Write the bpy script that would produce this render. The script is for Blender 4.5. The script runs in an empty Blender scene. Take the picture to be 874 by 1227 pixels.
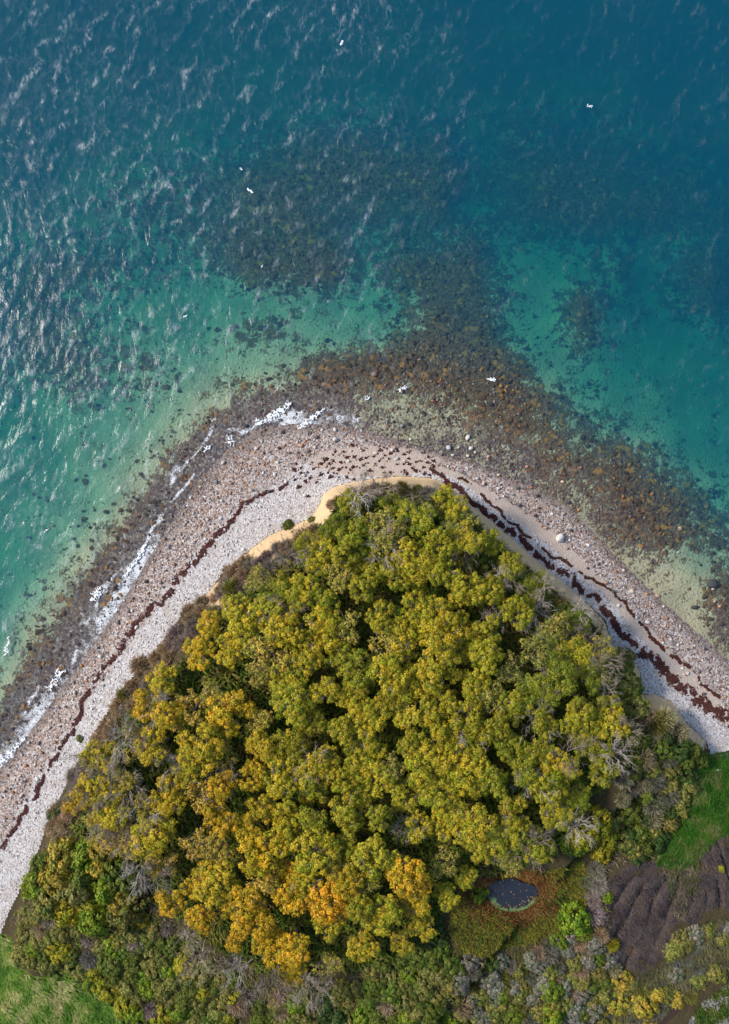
import bpy, math, random
import numpy as np
from math import radians, sin, cos, pi
from mathutils import Vector, Matrix

# ------------------------------------------------------------------ camera, world, sun, exposure
random.seed(7)
RNG = np.random.default_rng(11)
scene = bpy.context.scene
COL = scene.collection
H = 120.0                       # camera height over the sea
K = 165.0 / 1227.0              # metres per photo pixel at sea level
cam_d = bpy.data.cameras.new("camera")
cam = bpy.data.objects.new("camera", cam_d); COL.objects.link(cam)
cam.location = (0, 0, H); cam.rotation_euler = (0, 0, 0)
cam_d.sensor_fit = 'VERTICAL'; cam_d.sensor_height = 24.0
cam_d.lens = 12.0 / (82.5 / H)
cam_d.clip_start = 1.0; cam_d.clip_end = 6000.0
scene.camera = cam
scene.render.resolution_x = 729; scene.render.resolution_y = 1024

SUN_EL, SUN_AZ = 37.0, 286.0    # azimuth clockwise from image-up (+Y)
az, el = radians(SUN_AZ), radians(SUN_EL)
sun_dir = Vector((sin(az) * cos(el), cos(az) * cos(el), sin(el)))
w = bpy.data.worlds.new("World"); scene.world = w; w.use_nodes = True
wn = w.node_tree.nodes; wl = w.node_tree.links
for n in list(wn): wn.remove(n)
sky = wn.new('ShaderNodeTexSky'); sky.sky_type = 'NISHITA'; sky.sun_disc = False
sky.sun_elevation = el; sky.sun_rotation = az
sky.air_density = 1.0; sky.dust_density = 1.0; sky.ozone_density = 1.0
bg = wn.new('ShaderNodeBackground'); bg.inputs['Strength'].default_value = 0.09
wo = wn.new('ShaderNodeOutputWorld')
wl.new(sky.outputs[0], bg.inputs['Color']); wl.new(bg.outputs[0], wo.inputs['Surface'])
sun_d = bpy.data.lights.new("sun", 'SUN'); sun_d.energy = 2.1; sun_d.angle = radians(10.0)
sun_d.color = (1.0, 0.93, 0.83)
sun = bpy.data.objects.new("sun", sun_d); COL.objects.link(sun)
sun.location = sun_dir * 300
sun.rotation_euler = sun_dir.to_track_quat('Z', 'Y').to_euler()
vs = scene.view_settings
scene.display_settings.display_device = 'sRGB'
vs.view_transform = 'Standard'; vs.look = 'None'; vs.gamma = 1.0; vs.use_curve_mapping = False
vs.exposure = 1.12
cy = scene.cycles
cy.use_denoising = True
cy.max_bounces = 6; cy.diffuse_bounces = 2; cy.glossy_bounces = 2; cy.transmission_bounces = 3
cy.volume_bounces = 1; cy.transparent_max_bounces = 12
cy.caustics_reflective = False; cy.caustics_refractive = False

# ------------------------------------------------------------------ numeric helpers
def unproj(px, py, z=0.0):
    """photo pixel -> world x, y of the point at height z on that sight line"""
    s = K * (H - z) / H
    return (np.asarray(px, float) - 437.0) * s, -(np.asarray(py, float) - 613.5) * s
def toimg(x, y, z=0.0):
    s = K * (H - np.asarray(z, float)) / H
    return np.asarray(x) / s + 437.0, 613.5 - np.asarray(y) / s
def _hash(ix, iy, seed):
    h = (ix.astype(np.int64) * 374761393 + iy.astype(np.int64) * 668265263 + seed * 974711) & 0xFFFFFFFF
    h = ((h ^ (h >> 13)) * 1274126177) & 0xFFFFFFFF
    h = h ^ (h >> 16)
    return (h & 0xFFFFFF) / float(0x1000000)
def vnoise(x, y, seed=0):
    x = np.asarray(x, float); y = np.asarray(y, float)
    ix = np.floor(x); iy = np.floor(y); fx = x - ix; fy = y - iy
    fx = fx * fx * (3 - 2 * fx); fy = fy * fy * (3 - 2 * fy)
    a = _hash(ix, iy, seed); b = _hash(ix + 1, iy, seed)
    c = _hash(ix, iy + 1, seed); d = _hash(ix + 1, iy + 1, seed)
    return (a + (b - a) * fx) * (1 - fy) + (c + (d - c) * fx) * fy
def fbm(x, y, seed=0, octv=4, gain=0.5):
    s = 0; a = 1; t = 0
    for i in range(octv):
        s = s + a * vnoise(x * 2 ** i + 17.3 * i, y * 2 ** i - 9.1 * i, seed + i); t += a; a *= gain
    return s / t
def sstep(a, b, x):
    t = np.clip((np.asarray(x, float) - a) / (b - a), 0, 1)
    return t * t * (3 - 2 * t)
def inside(poly, x, y):
    x = np.asarray(x, float); y = np.asarray(y, float)
    r = np.zeros(x.shape, bool); n = len(poly)
    for i in range(n):
        x1, y1 = poly[i][:2]; x2, y2 = poly[(i + 1) % n][:2]
        if y1 == y2: continue
        c = ((y1 > y) != (y2 > y)) & (x < (x2 - x1) * (y - y1) / (y2 - y1) + x1)
        r ^= c
    return r
def pdist(pts, x, y, vals=None, closed=False):
    """distance to a polyline; with vals also the value interpolated along it"""
    best = np.full(np.shape(x), 1e9); bv = np.zeros(np.shape(x)); n = len(pts)
    for i in range(n if closed else n - 1):
        x1, y1 = pts[i][:2]; x2, y2 = pts[(i + 1) % n][:2]
        dx, dy = x2 - x1, y2 - y1
        t = np.clip(((x - x1) * dx + (y - y1) * dy) / (dx * dx + dy * dy + 1e-9), 0, 1)
        d = np.hypot(x - x1 - t * dx, y - y1 - t * dy)
        m = d < best
        best = np.where(m, d, best)
        if vals is not None:
            bv = np.where(m, vals[i] + t * (vals[(i + 1) % n] - vals[i]), bv)
    return (best, bv) if vals is not None else best
def wpoly(pts, z=0.0):
    return [(float(a), float(b)) for a, b in zip(*unproj([p[0] for p in pts], [p[1] for p in pts], z))]

# ------------------------------------------------------------------ mesh helpers
def mesh_np(name, verts, faces, attrs=None, smooth=True):
    """faces: array (n,3) or (n,4), or a list of such arrays"""
    me = bpy.data.meshes.new(name)
    verts = np.asarray(verts, np.float32)
    fl = faces if isinstance(faces, list) else [faces]
    fl = [np.asarray(f, np.int32) for f in fl if len(f)]
    nl = sum(f.size for f in fl); nf = sum(len(f) for f in fl)
    me.vertices.add(len(verts)); me.vertices.foreach_set('co', verts.ravel())
    me.loops.add(nl); me.polygons.add(nf)
    me.loops.foreach_set('vertex_index', np.concatenate([f.ravel() for f in fl]))
    starts = []; o = 0
    for f in fl:
        k = f.shape[1]
        starts.append(o + np.arange(len(f)) * k); o += f.size
    me.polygons.foreach_set('loop_start', np.concatenate(starts).astype(np.int32))
    if smooth:
        me.polygons.foreach_set('use_smooth', np.ones(nf, bool))
    for k, v in (attrs or {}).items():
        v = np.asarray(v, np.float32)
        if v.ndim == 1:
            a = me.attributes.new(k, 'FLOAT', 'POINT'); a.data.foreach_set('value', v)
        else:
            a = me.attributes.new(k, 'FLOAT_COLOR', 'POINT')
            c = np.ones((len(verts), 4), np.float32); c[:, :v.shape[1]] = v
            a.data.foreach_set('color', c.ravel())
    me.update(calc_edges=True); me.validate()
    return me
def obj(name, me, mat=None, parent=None, loc=None, rot=None, scale=None):
    o = bpy.data.objects.new(name, me); COL.objects.link(o)
    if mat is not None and me is not None and not me.materials: me.materials.append(mat)
    if parent is not None: o.parent = parent
    if loc is not None: o.location = loc
    if rot is not None: o.rotation_euler = rot
    if scale is not None: o.scale = scale
    return o
def tag(o, label=None, cat=None, group=None, kind=None):
    if label: o['label'] = label
    if cat: o['category'] = cat
    if group: o['group'] = group
    if kind: o['kind'] = kind
    return o
ONES = ['', 'first', 'second', 'third', 'fourth', 'fifth', 'sixth', 'seventh', 'eighth', 'ninth', 'tenth', 'eleventh',
        'twelfth', 'thirteenth', 'fourteenth', 'fifteenth', 'sixteenth', 'seventeenth', 'eighteenth', 'nineteenth']
TENS = ['', '', 'twenty', 'thirty', 'forty', 'fifty', 'sixty', 'seventy', 'eighty', 'ninety']
TENTH = ['', '', 'twentieth', 'thirtieth', 'fortieth', 'fiftieth', 'sixtieth', 'seventieth', 'eightieth', 'ninetieth']
def nth(n):
    if n < 20: return ONES[n]
    if n < 100: return TENTH[n // 10] if n % 10 == 0 else TENS[n // 10] + '-' + ONES[n % 10]
    return 'hundredth' if n == 100 else 'hundred-and-' + nth(n - 100)
def rowlab(items, rowh):
    """items: list of (px, py, ...) -> {index: (row number, place in row from the left)}"""
    ys = [it[1] for it in items]; y0 = min(ys); out = {}
    rows = {}
    for i, it in enumerate(items): rows.setdefault(int((it[1] - y0) / rowh), []).append(i)
    for k, r in enumerate(sorted(rows)):
        for j, i in enumerate(sorted(rows[r], key=lambda q: items[q][0])): out[i] = (k + 1, j + 1)
    return out
def tube(path, rad, sides=5):
    """tapered tube; returns verts, quads"""
    path = np.asarray(path, float); n = len(path); rad = np.broadcast_to(np.asarray(rad, float), (n,))
    t = np.gradient(path, axis=0); t /= np.linalg.norm(t, axis=1)[:, None] + 1e-9
    ref = np.where(np.abs(t[:, 2:3]) < 0.9, [[0, 0, 1.0]], [[1.0, 0, 0]])
    u = np.cross(t, ref); u /= np.linalg.norm(u, axis=1)[:, None] + 1e-9
    v = np.cross(t, u)
    a = np.arange(sides) * 2 * pi / sides
    ring = (u[:, None, :] * np.cos(a)[None, :, None] + v[:, None, :] * np.sin(a)[None, :, None]) * rad[:, None, None]
    vs_ = (path[:, None, :] + ring).reshape(-1, 3)
    i = np.arange(n - 1)[:, None] * sides; j = np.arange(sides)[None, :]; j2 = (j + 1) % sides
    q = np.stack([i + j, i + j2, i + sides + j2, i + sides + j], -1).reshape(-1, 4)
    return vs_, q
class Bag:
    def __init__(s): s.v = []; s.f = []; s.n = 0; s.a = []
    def add(s, v, f, a=None):
        v = np.asarray(v, float); s.v.append(v); s.f.append(np.asarray(f) + s.n); s.n += len(v)
        if a is not None: s.a.append(np.broadcast_to(np.asarray(a, float), (len(v), 3)))
    def mesh(s, name, attr=None, smooth=True):
        tri = [f for f in s.f if f.shape[1] == 3]; qd = [f for f in s.f if f.shape[1] == 4]
        fl = []
        if tri: fl.append(np.concatenate(tri))
        if qd: fl.append(np.concatenate(qd))
        return mesh_np(name, np.concatenate(s.v), fl, {attr: np.concatenate(s.a)} if attr else None, smooth)

# ------------------------------------------------------------------ node helpers
class NT:
    def __init__(s, name):
        s.m = bpy.data.materials.new(name); s.m.use_nodes = True
        s.t = s.m.node_tree; s.N = s.t.nodes; s.L = s.t.links
        for n in list(s.N): s.N.remove(n)
        s.out = s.N.new('ShaderNodeOutputMaterial')
        s._pos = None
    def node(s, typ, **kw):
        n = s.N.new(typ)
        for k, v in kw.items(): setattr(n, k, v)
        return n
    def set(s, sock, v):
        if hasattr(v, 'is_output') or isinstance(v, bpy.types.NodeSocket): s.L.new(v, sock)
        elif v is not None:
            if isinstance(v, (tuple, list)) and len(v) == 3 and sock.type == 'RGBA': v = (*v, 1)
            sock.default_value = v
    def math(s, op, a, b=None, clamp=False):
        n = s.node('ShaderNodeMath', operation=op, use_clamp=clamp); s.set(n.inputs[0], a)
        if b is not None: s.set(n.inputs[1], b)
        return n.outputs[0]
    def mix(s, f, a, b, mode='MIX'):
        n = s.node('ShaderNodeMix', data_type='RGBA', blend_type=mode)
        s.set(n.inputs[0], f); s.set(n.inputs[6], a); s.set(n.inputs[7], b)
        return n.outputs[2]
    def ramp01(s, v, a, b):
        n = s.node('ShaderNodeMapRange', interpolation_type='SMOOTHSTEP')
        s.set(n.inputs[0], v); s.set(n.inputs[1], a); s.set(n.inputs[2], b); return n.outputs[0]
    def pos(s):
        if s._pos is None: s._pos = s.node('ShaderNodeNewGeometry').outputs['Position']
        return s._pos
    def noise(s, scale, detail=3, rough=0.55, vec=None, dist=0.0):
        n = s.node('ShaderNodeTexNoise'); s.set(n.inputs['Vector'], vec or s.pos())
        n.inputs['Scale'].default_value = scale; n.inputs['Detail'].default_value = detail
        n.inputs['Roughness'].default_value = rough; n.inputs['Distortion'].default_value = dist
        return n.outputs[0]
    def voro(s, scale, feature='F1', out='Color', vec=None):
        n = s.node('ShaderNodeTexVoronoi', feature=feature); s.set(n.inputs['Vector'], vec or s.pos())
        n.inputs['Scale'].default_value = scale; return n.outputs[out]
    def attr(s, name, out='Fac'):
        n = s.node('ShaderNodeAttribute', attribute_name=name); return n.outputs[out]
    def sep(s, c):
        n = s.node('ShaderNodeSeparateColor'); s.set(n.inputs[0], c); return n.outputs
    def cramp(s, f, stops, interp='LINEAR'):
        n = s.node('ShaderNodeValToRGB'); s.set(n.inputs[0], f); cr = n.color_ramp; cr.interpolation = interp
        while len(cr.elements) > 1: cr.elements.remove(cr.elements[-1])
        cr.elements[0].position = stops[0][0]; cr.elements[0].color = (*stops[0][1], 1)
        for p, c in stops[1:]:
            e = cr.elements.new(p); e.color = (*c, 1)
        return n.outputs[0]
    def bump(s, h, strength=0.5, dist=0.1):
        n = s.node('ShaderNodeBump'); n.inputs['Strength'].default_value = strength
        n.inputs['Distance'].default_value = dist; s.set(n.inputs['Height'], h); return n.outputs[0]
    def princ(s, col, rough=0.8, spec=0.3, normal=None):
        n = s.node('ShaderNodeBsdfPrincipled'); s.set(n.inputs['Base Color'], col); s.set(n.inputs['Roughness'], rough)
        s.set(n.inputs['Specular IOR Level'], spec)
        if normal is not None: s.set(n.inputs['Normal'], normal)
        return n.outputs[0]
    def surf(s, sh): s.L.new(sh, s.out.inputs['Surface']); return s.m

# ------------------------------------------------------------------ materials
def mat_seabed():
    t = NT('seabed'); wd = t.attr('weed'); near = t.attr('near')
    n1 = t.noise(0.55, 5, 0.6); n2 = t.noise(2.2, 3, 0.6); n3 = t.noise(0.16, 3, 0.5)
    v = t.math('ADD', wd, t.math('MULTIPLY', t.math('SUBTRACT', n1, 0.5), 1.8))
    v = t.math('ADD', v, t.math('MULTIPLY', t.math('SUBTRACT', n2, 0.5), 0.7))
    f = t.ramp01(v, 0.34, 0.64)
    sand = t.mix(t.ramp01(n3, 0.35, 0.65), (0.42, 0.38, 0.24), (0.30, 0.285, 0.185))
    sand = t.mix(t.ramp01(n2, 0.62, 0.72), sand, (0.16, 0.14, 0.09))
    brown = t.mix(t.ramp01(n2, 0.35, 0.7), (0.055, 0.036, 0.028), (0.185, 0.105, 0.048))
    brown = t.mix(t.math('MULTIPLY', near, 0.75), brown, t.mix(n2, (0.085, 0.066, 0.074), (0.165, 0.130, 0.135)))
    vc = t.sep(t.voro(1.6))
    orange = t.mix(t.math('MULTIPLY', t.math('GREATER_THAN', vc[0], 0.80), t.math('MULTIPLY', t.ramp01(n1, 0.42, 0.6), t.math('SUBTRACT', 1.0, near))), brown, (0.32, 0.15, 0.04))
    col = t.mix(f, sand, orange)
    pebble = t.cramp(t.sep(t.voro(2.6))[0], [(0, (0.07, 0.06, 0.065)), (0.35, (0.15, 0.125, 0.115)), (0.65, (0.24, 0.21, 0.175)), (0.85, (0.35, 0.31, 0.25))], 'CONSTANT')
    col = t.mix(t.math('MULTIPLY', near, t.ramp01(n2, 0.35, 0.6)), col, pebble)
    b = t.bump(t.math('ADD', n2, t.math('MULTIPLY', f, 0.6)), 0.8, 0.35)
    return t.surf(t.princ(col, 0.85, 0.1, b))
def mat_beach():
    t = NT('beach_pebbles')
    s = t.sep(t.attr('zone', 'Color'))      # R bleached shingle, G smooth sand, B wet / dark cobbles
    v1 = t.sep(t.voro(4.6))[0]; v2 = t.sep(t.voro(5.5))[1]; n = t.noise(0.5, 4); nf = t.noise(6, 3)
    edge = t.voro(4.6, 'DISTANCE_TO_EDGE', 'Distance')
    mixed = t.cramp(v1, [(0, (0.10, 0.08, 0.08)), (0.12, (0.27, 0.19, 0.155)), (0.32, (0.40, 0.29, 0.235)), (0.5, (0.38, 0.34, 0.33)), (0.66, (0.52, 0.43, 0.385)), (0.82, (0.62, 0.58, 0.555)), (0.95, (0.40, 0.21, 0.11))], 'CONSTANT')
    white = t.cramp(v2, [(0, (0.26, 0.21, 0.20)), (0.10, (0.44, 0.39, 0.37)), (0.33, (0.55, 0.51, 0.50)), (0.6, (0.63, 0.60, 0.59)), (0.85, (0.74, 0.72, 0.70))], 'CONSTANT')
    sand = t.mix(nf, (0.50, 0.40, 0.33), (0.58, 0.48, 0.41))
    z = t.ramp01(t.math('ADD', s[0], t.math('MULTIPLY', t.math('SUBTRACT', n, 0.5), 1.7)), 0.2, 0.8)
    white = t.mix(t.math('MULTIPLY', t.ramp01(t.noise(0.33, 4, 0.6), 0.50, 0.68), 0.6), white, t.mix(nf, (0.40, 0.33, 0.28), (0.55, 0.47, 0.41)))
    col = t.mix(z, mixed, white)
    col = t.mix(t.ramp01(t.math('ADD', s[1], t.math('MULTIPLY', t.math('SUBTRACT', n, 0.5), 0.7)), 0.4, 0.62), col, sand)
    col = t.mix(t.math('MULTIPLY', s[2], 0.55), col, (0.10, 0.075, 0.065))
    h = t.math('ADD', t.ramp01(edge, 0.0, 0.25), t.math('MULTIPLY', nf, 0.4))
    return t.surf(t.princ(col, 0.85, 0.25, t.bump(h, 0.7, 0.12)))
def mat_headland():
    t = NT('headland_soil')
    s = t.sep(t.attr('zone', 'Color'))      # R sand cliff, G grass, B dead heather
    s2 = t.sep(t.attr('zone2', 'Color'))    # R bracken litter, G path, B rutted grey strip
    n = t.noise(0.6, 4); nf = t.noise(5, 4, 0.65); nm = t.noise(1.8, 3)
    litter = t.mix(nf, (0.035, 0.030, 0.014), (0.10, 0.075, 0.04))
    green = t.mix(nf, (0.035, 0.085, 0.008), (0.10, 0.17, 0.02))
    straw = t.mix(nf, (0.12, 0.16, 0.03), (0.20, 0.21, 0.07))
    green = t.mix(t.ramp01(nm, 0.45, 0.62), green, straw)
    heath = t.mix(nf, (0.05, 0.036, 0.036), (0.115, 0.088, 0.082))
    brack = t.mix(nf, (0.07, 0.030, 0.008), (0.19, 0.085, 0.022))
    sandc = t.mix(n, (0.56, 0.38, 0.21), (0.66, 0.48, 0.30))
    def z(a): return t.ramp01(t.math('ADD', a, t.math('MULTIPLY', t.math('SUBTRACT', nm, 0.5), 0.6)), 0.4, 0.6)
    col = t.mix(z(s[1]), litter, green)
    col = t.mix(z(s[2]), col, heath)
    col = t.mix(z(s2[0]), col, brack)
    col = t.mix(z(s[0]), col, sandc)
    col = t.mix(z(s2[1]), col, (0.055, 0.035, 0.028))
    return t.surf(t.princ(col, 0.95, 0.05, t.bump(t.math('ADD', nf, nm), 0.7, 0.2)))
def mat_water():
    t = NT('sea_water')
    foam = t.attr('foam'); rip = t.attr('ripple')
    mp = t.node('ShaderNodeMapping'); t.L.new(t.pos(), mp.inputs['Vector'])
    mp.inputs['Rotation'].default_value = (0, 0, radians(-28)); mp.inputs['Scale'].default_value = (1.0, 0.5, 1.0)
    r1 = t.noise(0.75, 5, 0.62, mp.outputs[0], 0.6); r2 = t.noise(2.3, 3, 0.6, mp.outputs[0], 0.3)
    hh = t.math('MULTIPLY', t.math('ADD', r1, t.math('MULTIPLY', r2, 0.16)), rip)
    nb = t.bump(hh, 1.0, 1.0)
    # Schlick reflectance, the same from above and below (the body is drawn without bending rays)
    dt = t.node('ShaderNodeVectorMath', operation='DOT_PRODUCT'); t.L.new(nb, dt.inputs[0]); t.L.new(t.node('ShaderNodeNewGeometry').outputs['Incoming'], dt.inputs[1])
    om = t.math('SUBTRACT', 1.0, t.math('ABSOLUTE', dt.outputs['Value']), True)
    frn = t.math('ADD', 0.02, t.math('MULTIPLY', t.math('POWER', om, 5.0), 0.98), True)
    gl = t.node('ShaderNodeBsdfGlossy'); gl.inputs['Roughness'].default_value = 0.17; t.L.new(nb, gl.inputs['Normal'])
    tr = t.node('ShaderNodeBsdfTransparent')
    m1 = t.node('ShaderNodeMixShader'); t.L.new(frn, m1.inputs[0]); t.L.new(tr.outputs[0], m1.inputs[1]); t.L.new(gl.outputs[0], m1.inputs[2])
    # lacy foam: thin cell walls warped by noise
    wv = t.node('ShaderNodeVectorMath', operation='MULTIPLY_ADD')
    nz = t.node('ShaderNodeTexNoise'); t.L.new(t.pos(), nz.inputs['Vector']); nz.inputs['Scale'].default_value = 1.3; nz.inputs['Detail'].default_value = 4
    t.L.new(nz.outputs['Color'], wv.inputs[0]); wv.inputs[1].default_value = (1.6, 1.6, 0); t.L.new(t.pos(), wv.inputs[2])
    lace = t.voro(3.4, 'DISTANCE_TO_EDGE', 'Distance', wv.outputs[0])
    lw = t.math('SUBTRACT', 0.13, lace)
    nn = t.noise(0.9, 4, 0.6)
    fv = t.math('ADD', t.math('MULTIPLY', lw, 3.0), t.math('MULTIPLY', t.math('SUBTRACT', nn, 0.55), 2.2))
    fv = t.math('ADD', fv, t.math('MULTIPLY', t.math('SUBTRACT', foam, 0.5), 1.9))
    ff = t.math('MULTIPLY', t.math('MULTIPLY', t.ramp01(fv, -0.05, 0.6), 0.85), t.ramp01(foam, 0.02, 0.3))
    df = t.node('ShaderNodeBsdfDiffuse'); df.inputs['Color'].default_value = (0.78, 0.80, 0.82, 1)
    # sky sheen and bubbles on the wave crests, painted as thin pale streaks
    cr = t.attr('crest'); mp2 = t.node('ShaderNodeMapping'); t.L.new(t.pos(), mp2.inputs['Vector'])
    mp2.inputs['Rotation'].default_value = (0, 0, radians(-30)); mp2.inputs['Scale'].default_value = (1.0, 0.40, 1.0)
    def ridges(scale, sharp):
        q = t.noise(scale, 2.5, 0.5, mp2.outputs[0], 0.35)
        return t.math('SUBTRACT', 1.0, t.math('MULTIPLY', t.math('ABSOLUTE', t.math('SUBTRACT', q, 0.5)), sharp), True)
    rg = t.math('ADD', t.math('MULTIPLY', ridges(0.55, 22.0), 0.9), t.math('ADD', t.math('MULTIPLY', ridges(1.3, 17.0), 0.8), t.math('MULTIPLY', ridges(2.8, 11.0), 0.45)))
    patchy = t.ramp01(t.noise(0.6, 3, 0.6), 0.40, 0.60)
    st = t.math('MULTIPLY', t.math('MULTIPLY', rg, t.math('ADD', 0.45, t.math('MULTIPLY', patchy, 0.8))), cr)
    ff = t.math('MAXIMUM', ff, t.math('MULTIPLY', st, 0.17), True)
    m2 = t.node('ShaderNodeMixShader'); t.L.new(ff, m2.inputs[0]); t.L.new(m1.outputs[0], m2.inputs[1]); t.L.new(df.outputs[0], m2.inputs[2])
    t.L.new(m2.outputs[0], t.out.inputs['Surface'])
    sc = t.node('ShaderNodeVolumeScatter'); sc.inputs['Color'].default_value = (0.03, 0.43, 1.0, 1); sc.inputs['Density'].default_value = 0.155
    ab = t.node('ShaderNodeVolumeAbsorption'); ab.inputs['Color'].default_value = (0.28, 0.785, 0.75, 1); ab.inputs['Density'].default_value = 0.80
    ad = t.node('ShaderNodeAddShader'); t.L.new(sc.outputs[0], ad.inputs[0]); t.L.new(ab.outputs[0], ad.inputs[1])
    t.L.new(ad.outputs[0], t.out.inputs['Volume'])
    return t.m
def mat_leaf():
    t = NT('leaves')
    oc = t.node('ShaderNodeObjectInfo').outputs['Color']; s = t.sep(t.attr('tint', 'Color'))
    col = t.mix(t.ramp01(s[0], 0.45, 1.0), oc, t.mix(1.0, oc, (0.62, 0.80, 0.55), 'MULTIPLY'))
    col = t.mix(t.ramp01(s[0], 0.35, 0.0), col, t.mix(1.0, oc, (1.18, 1.04, 0.9), 'MULTIPLY'))
    lv = t.math('ADD', 0.38, t.math('MULTIPLY', s[1], 1.15))
    cv = t.node('ShaderNodeCombineColor'); [t.L.new(lv, cv.inputs[i]) for i in range(3)]
    col = t.mix(1.0, col, cv.outputs[0], 'MULTIPLY')
    pr = t.princ(col, 0.6, 0.25)
    tl = t.node('ShaderNodeBsdfTranslucent'); t.L.new(col, tl.inputs['Color'])
    m = t.node('ShaderNodeMixShader'); m.inputs[0].default_value = 0.22
    t.L.new(pr, m.inputs[1]); t.L.new(tl.outputs[0], m.inputs[2])
    return t.surf(m.outputs[0])
def mat_objcol(name, rough=0.85, nscale=6.0, amt=0.5, spec=0.2):
    t = NT(name); oc = t.node('ShaderNodeObjectInfo').outputs['Color']; n = t.noise(nscale, 4, 0.6)
    col = t.mix(t.math('MULTIPLY', t.ramp01(n, 0.35, 0.75), amt), oc, t.mix(1.0, oc, (0.45, 0.42, 0.40), 'MULTIPLY'))
    return t.surf(t.princ(col, rough, spec, t.bump(n, 0.5, 0.05)))
def mat_attrcol(name, rough=0.85, spec=0.2):
    t = NT(name); c = t.attr('scol', 'Color'); n = t.noise(9.0, 3)
    col = t.mix(t.math('MULTIPLY', n, 0.5), c, t.mix(1.0, c, (0.5, 0.5, 0.5), 'MULTIPLY'))
    return t.surf(t.princ(col, rough, spec))
def mat_foam():
    t = NT('white_foam'); n = t.noise(5, 4, 0.7)
    return t.surf(t.princ(t.mix(n, (0.70, 0.73, 0.76), (0.86, 0.87, 0.88)), 0.7, 0.3, t.bump(n, 0.6, 0.08)))
def mat_pond():
    t = NT('pond_water'); e = t.attr('edge'); n = t.noise(2.2, 4); nf = t.noise(7, 2)
    dw = t.ramp01(t.math('ADD', e, t.math('MULTIPLY', t.math('SUBTRACT', n, 0.5), 0.35)), 0.66, 0.78)
    dw = t.math('MULTIPLY', dw, t.ramp01(t.attr('south'), -0.1, 0.35))
    weed = t.mix(nf, (0.07, 0.16, 0.05), (0.17, 0.30, 0.10))
    col = t.mix(dw, (0.022, 0.026, 0.036), weed)
    return t.surf(t.princ(col, t.math('ADD', 0.12, t.math('MULTIPLY', dw, 0.6)), 0.5, t.bump(n, 0.05, 0.1)))
M_SEABED, M_BEACH, M_HEAD, M_WATER, M_LEAF = mat_seabed(), mat_beach(), mat_headland(), mat_water(), mat_leaf()
M_BARK = mat_objcol('bark', 0.9, 5.0, 0.6); M_STONE = mat_objcol('stone', 0.8, 4.0, 0.45); M_SCOL = mat_attrcol('mixed_pieces')
M_FOAM, M_POND = mat_foam(), mat_pond()

# ------------------------------------------------------------------ shore lines, traced in photo pixels
# base of the cliff: (x, y, width of the slope in m, sandiness 0..1, rise in m)
BASE = [(-260, 2600, 10, 0, 3), (-230, 1500, 10, 0, 3), (-90, 1260, 10, 0, 3), (0, 1122, 8, 0, 2.5), (12, 1092, 6, 0, 3), (32, 1050, 5, .1, 3.5), (48, 1015, 4, .1, 4),
        (62, 975, 4, .1, 4.5), (88, 925, 4, .1, 4.5), (110, 882, 4, .1, 4.5), (140, 838, 4.5, .1, 4.5), (170, 798, 5, .1, 4.5), (203, 758, 5, .1, 4.5),
        (225, 728, 4.5, .3, 4.5), (250, 710, 4, .7, 4.5), (266, 688, 4, .4, 4.5), (292, 664, 3.5, .5, 4.5), (322, 642, 3, .8, 4.5), (352, 630, 2.6, .8, 4.5), (374, 620, 2.4, .8, 4.5),
        (383, 606, 2.3, 1, 4.5), (388, 592, 2.2, 1, 4.5), (402, 583, 2.0, 1, 4.5), (432, 576, 1.9, 1, 4.5), (480, 571, 1.9, 1, 4.5), (520, 574, 1.8, .9, 4.5), (540, 583, 1.8, .8, 4.5),
        (565, 604, 2.2, .9, 4.5), (600, 633, 2.4, .9, 4.5), (640, 668, 2.6, 1, 4.5), (680, 702, 2.4, .9, 4.5), (706, 724, 2.2, .6, 4.5), (726, 744, 2.4, .5, 4.5), (733, 772, 2.6, .8, 4.2),
        (757, 786, 3, 1, 4.2), (767, 806, 3, 1, 4), (768, 832, 2.6, .6, 4), (786, 832, 2.5, .9, 3.6), (806, 842, 2.5, 1, 3.4), (824, 866, 2.6, .6, 3), (846, 888, 3, .6, 2.6), (853, 908, 5, .2, 2.2),
        (874, 921, 8, 0, 2), (1010, 1020, 9, 0, 2), (1200, 1120, 9, 0, 2), (1500, 1260, 9, 0, 3), (1500, 2600, 9, 0, 3)]
WATER = [(-330, 2600), (-300, 1450), (-150, 1150), (0, 921), (32, 884), (62, 842), (100, 790), (140, 732), (172, 680), (205, 628), (240, 575), (275, 537), (310, 515), (350, 508), (400, 508),
         (440, 516), (480, 530), (520, 542), (560, 552), (600, 568), (645, 588), (682, 608), (708, 634), (740, 668), (770, 698), (800, 726), (835, 757), (874, 792), (1000, 910), (1200, 1040), (1600, 1180), (1600, 2600)]
ZB = 1.5
BW = wpoly(BASE, ZB); WW = wpoly(WATER, 0)
BWID = [b[2] for b in BASE]; BSND = [b[3] for b in BASE]; BRIS = [b[4] for b in BASE]
POND = (615, 1074)
def plateau_z(px, py): return 6.0
PZ = 5.4
pond_w = unproj(POND[0], POND[1], PZ)

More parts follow.
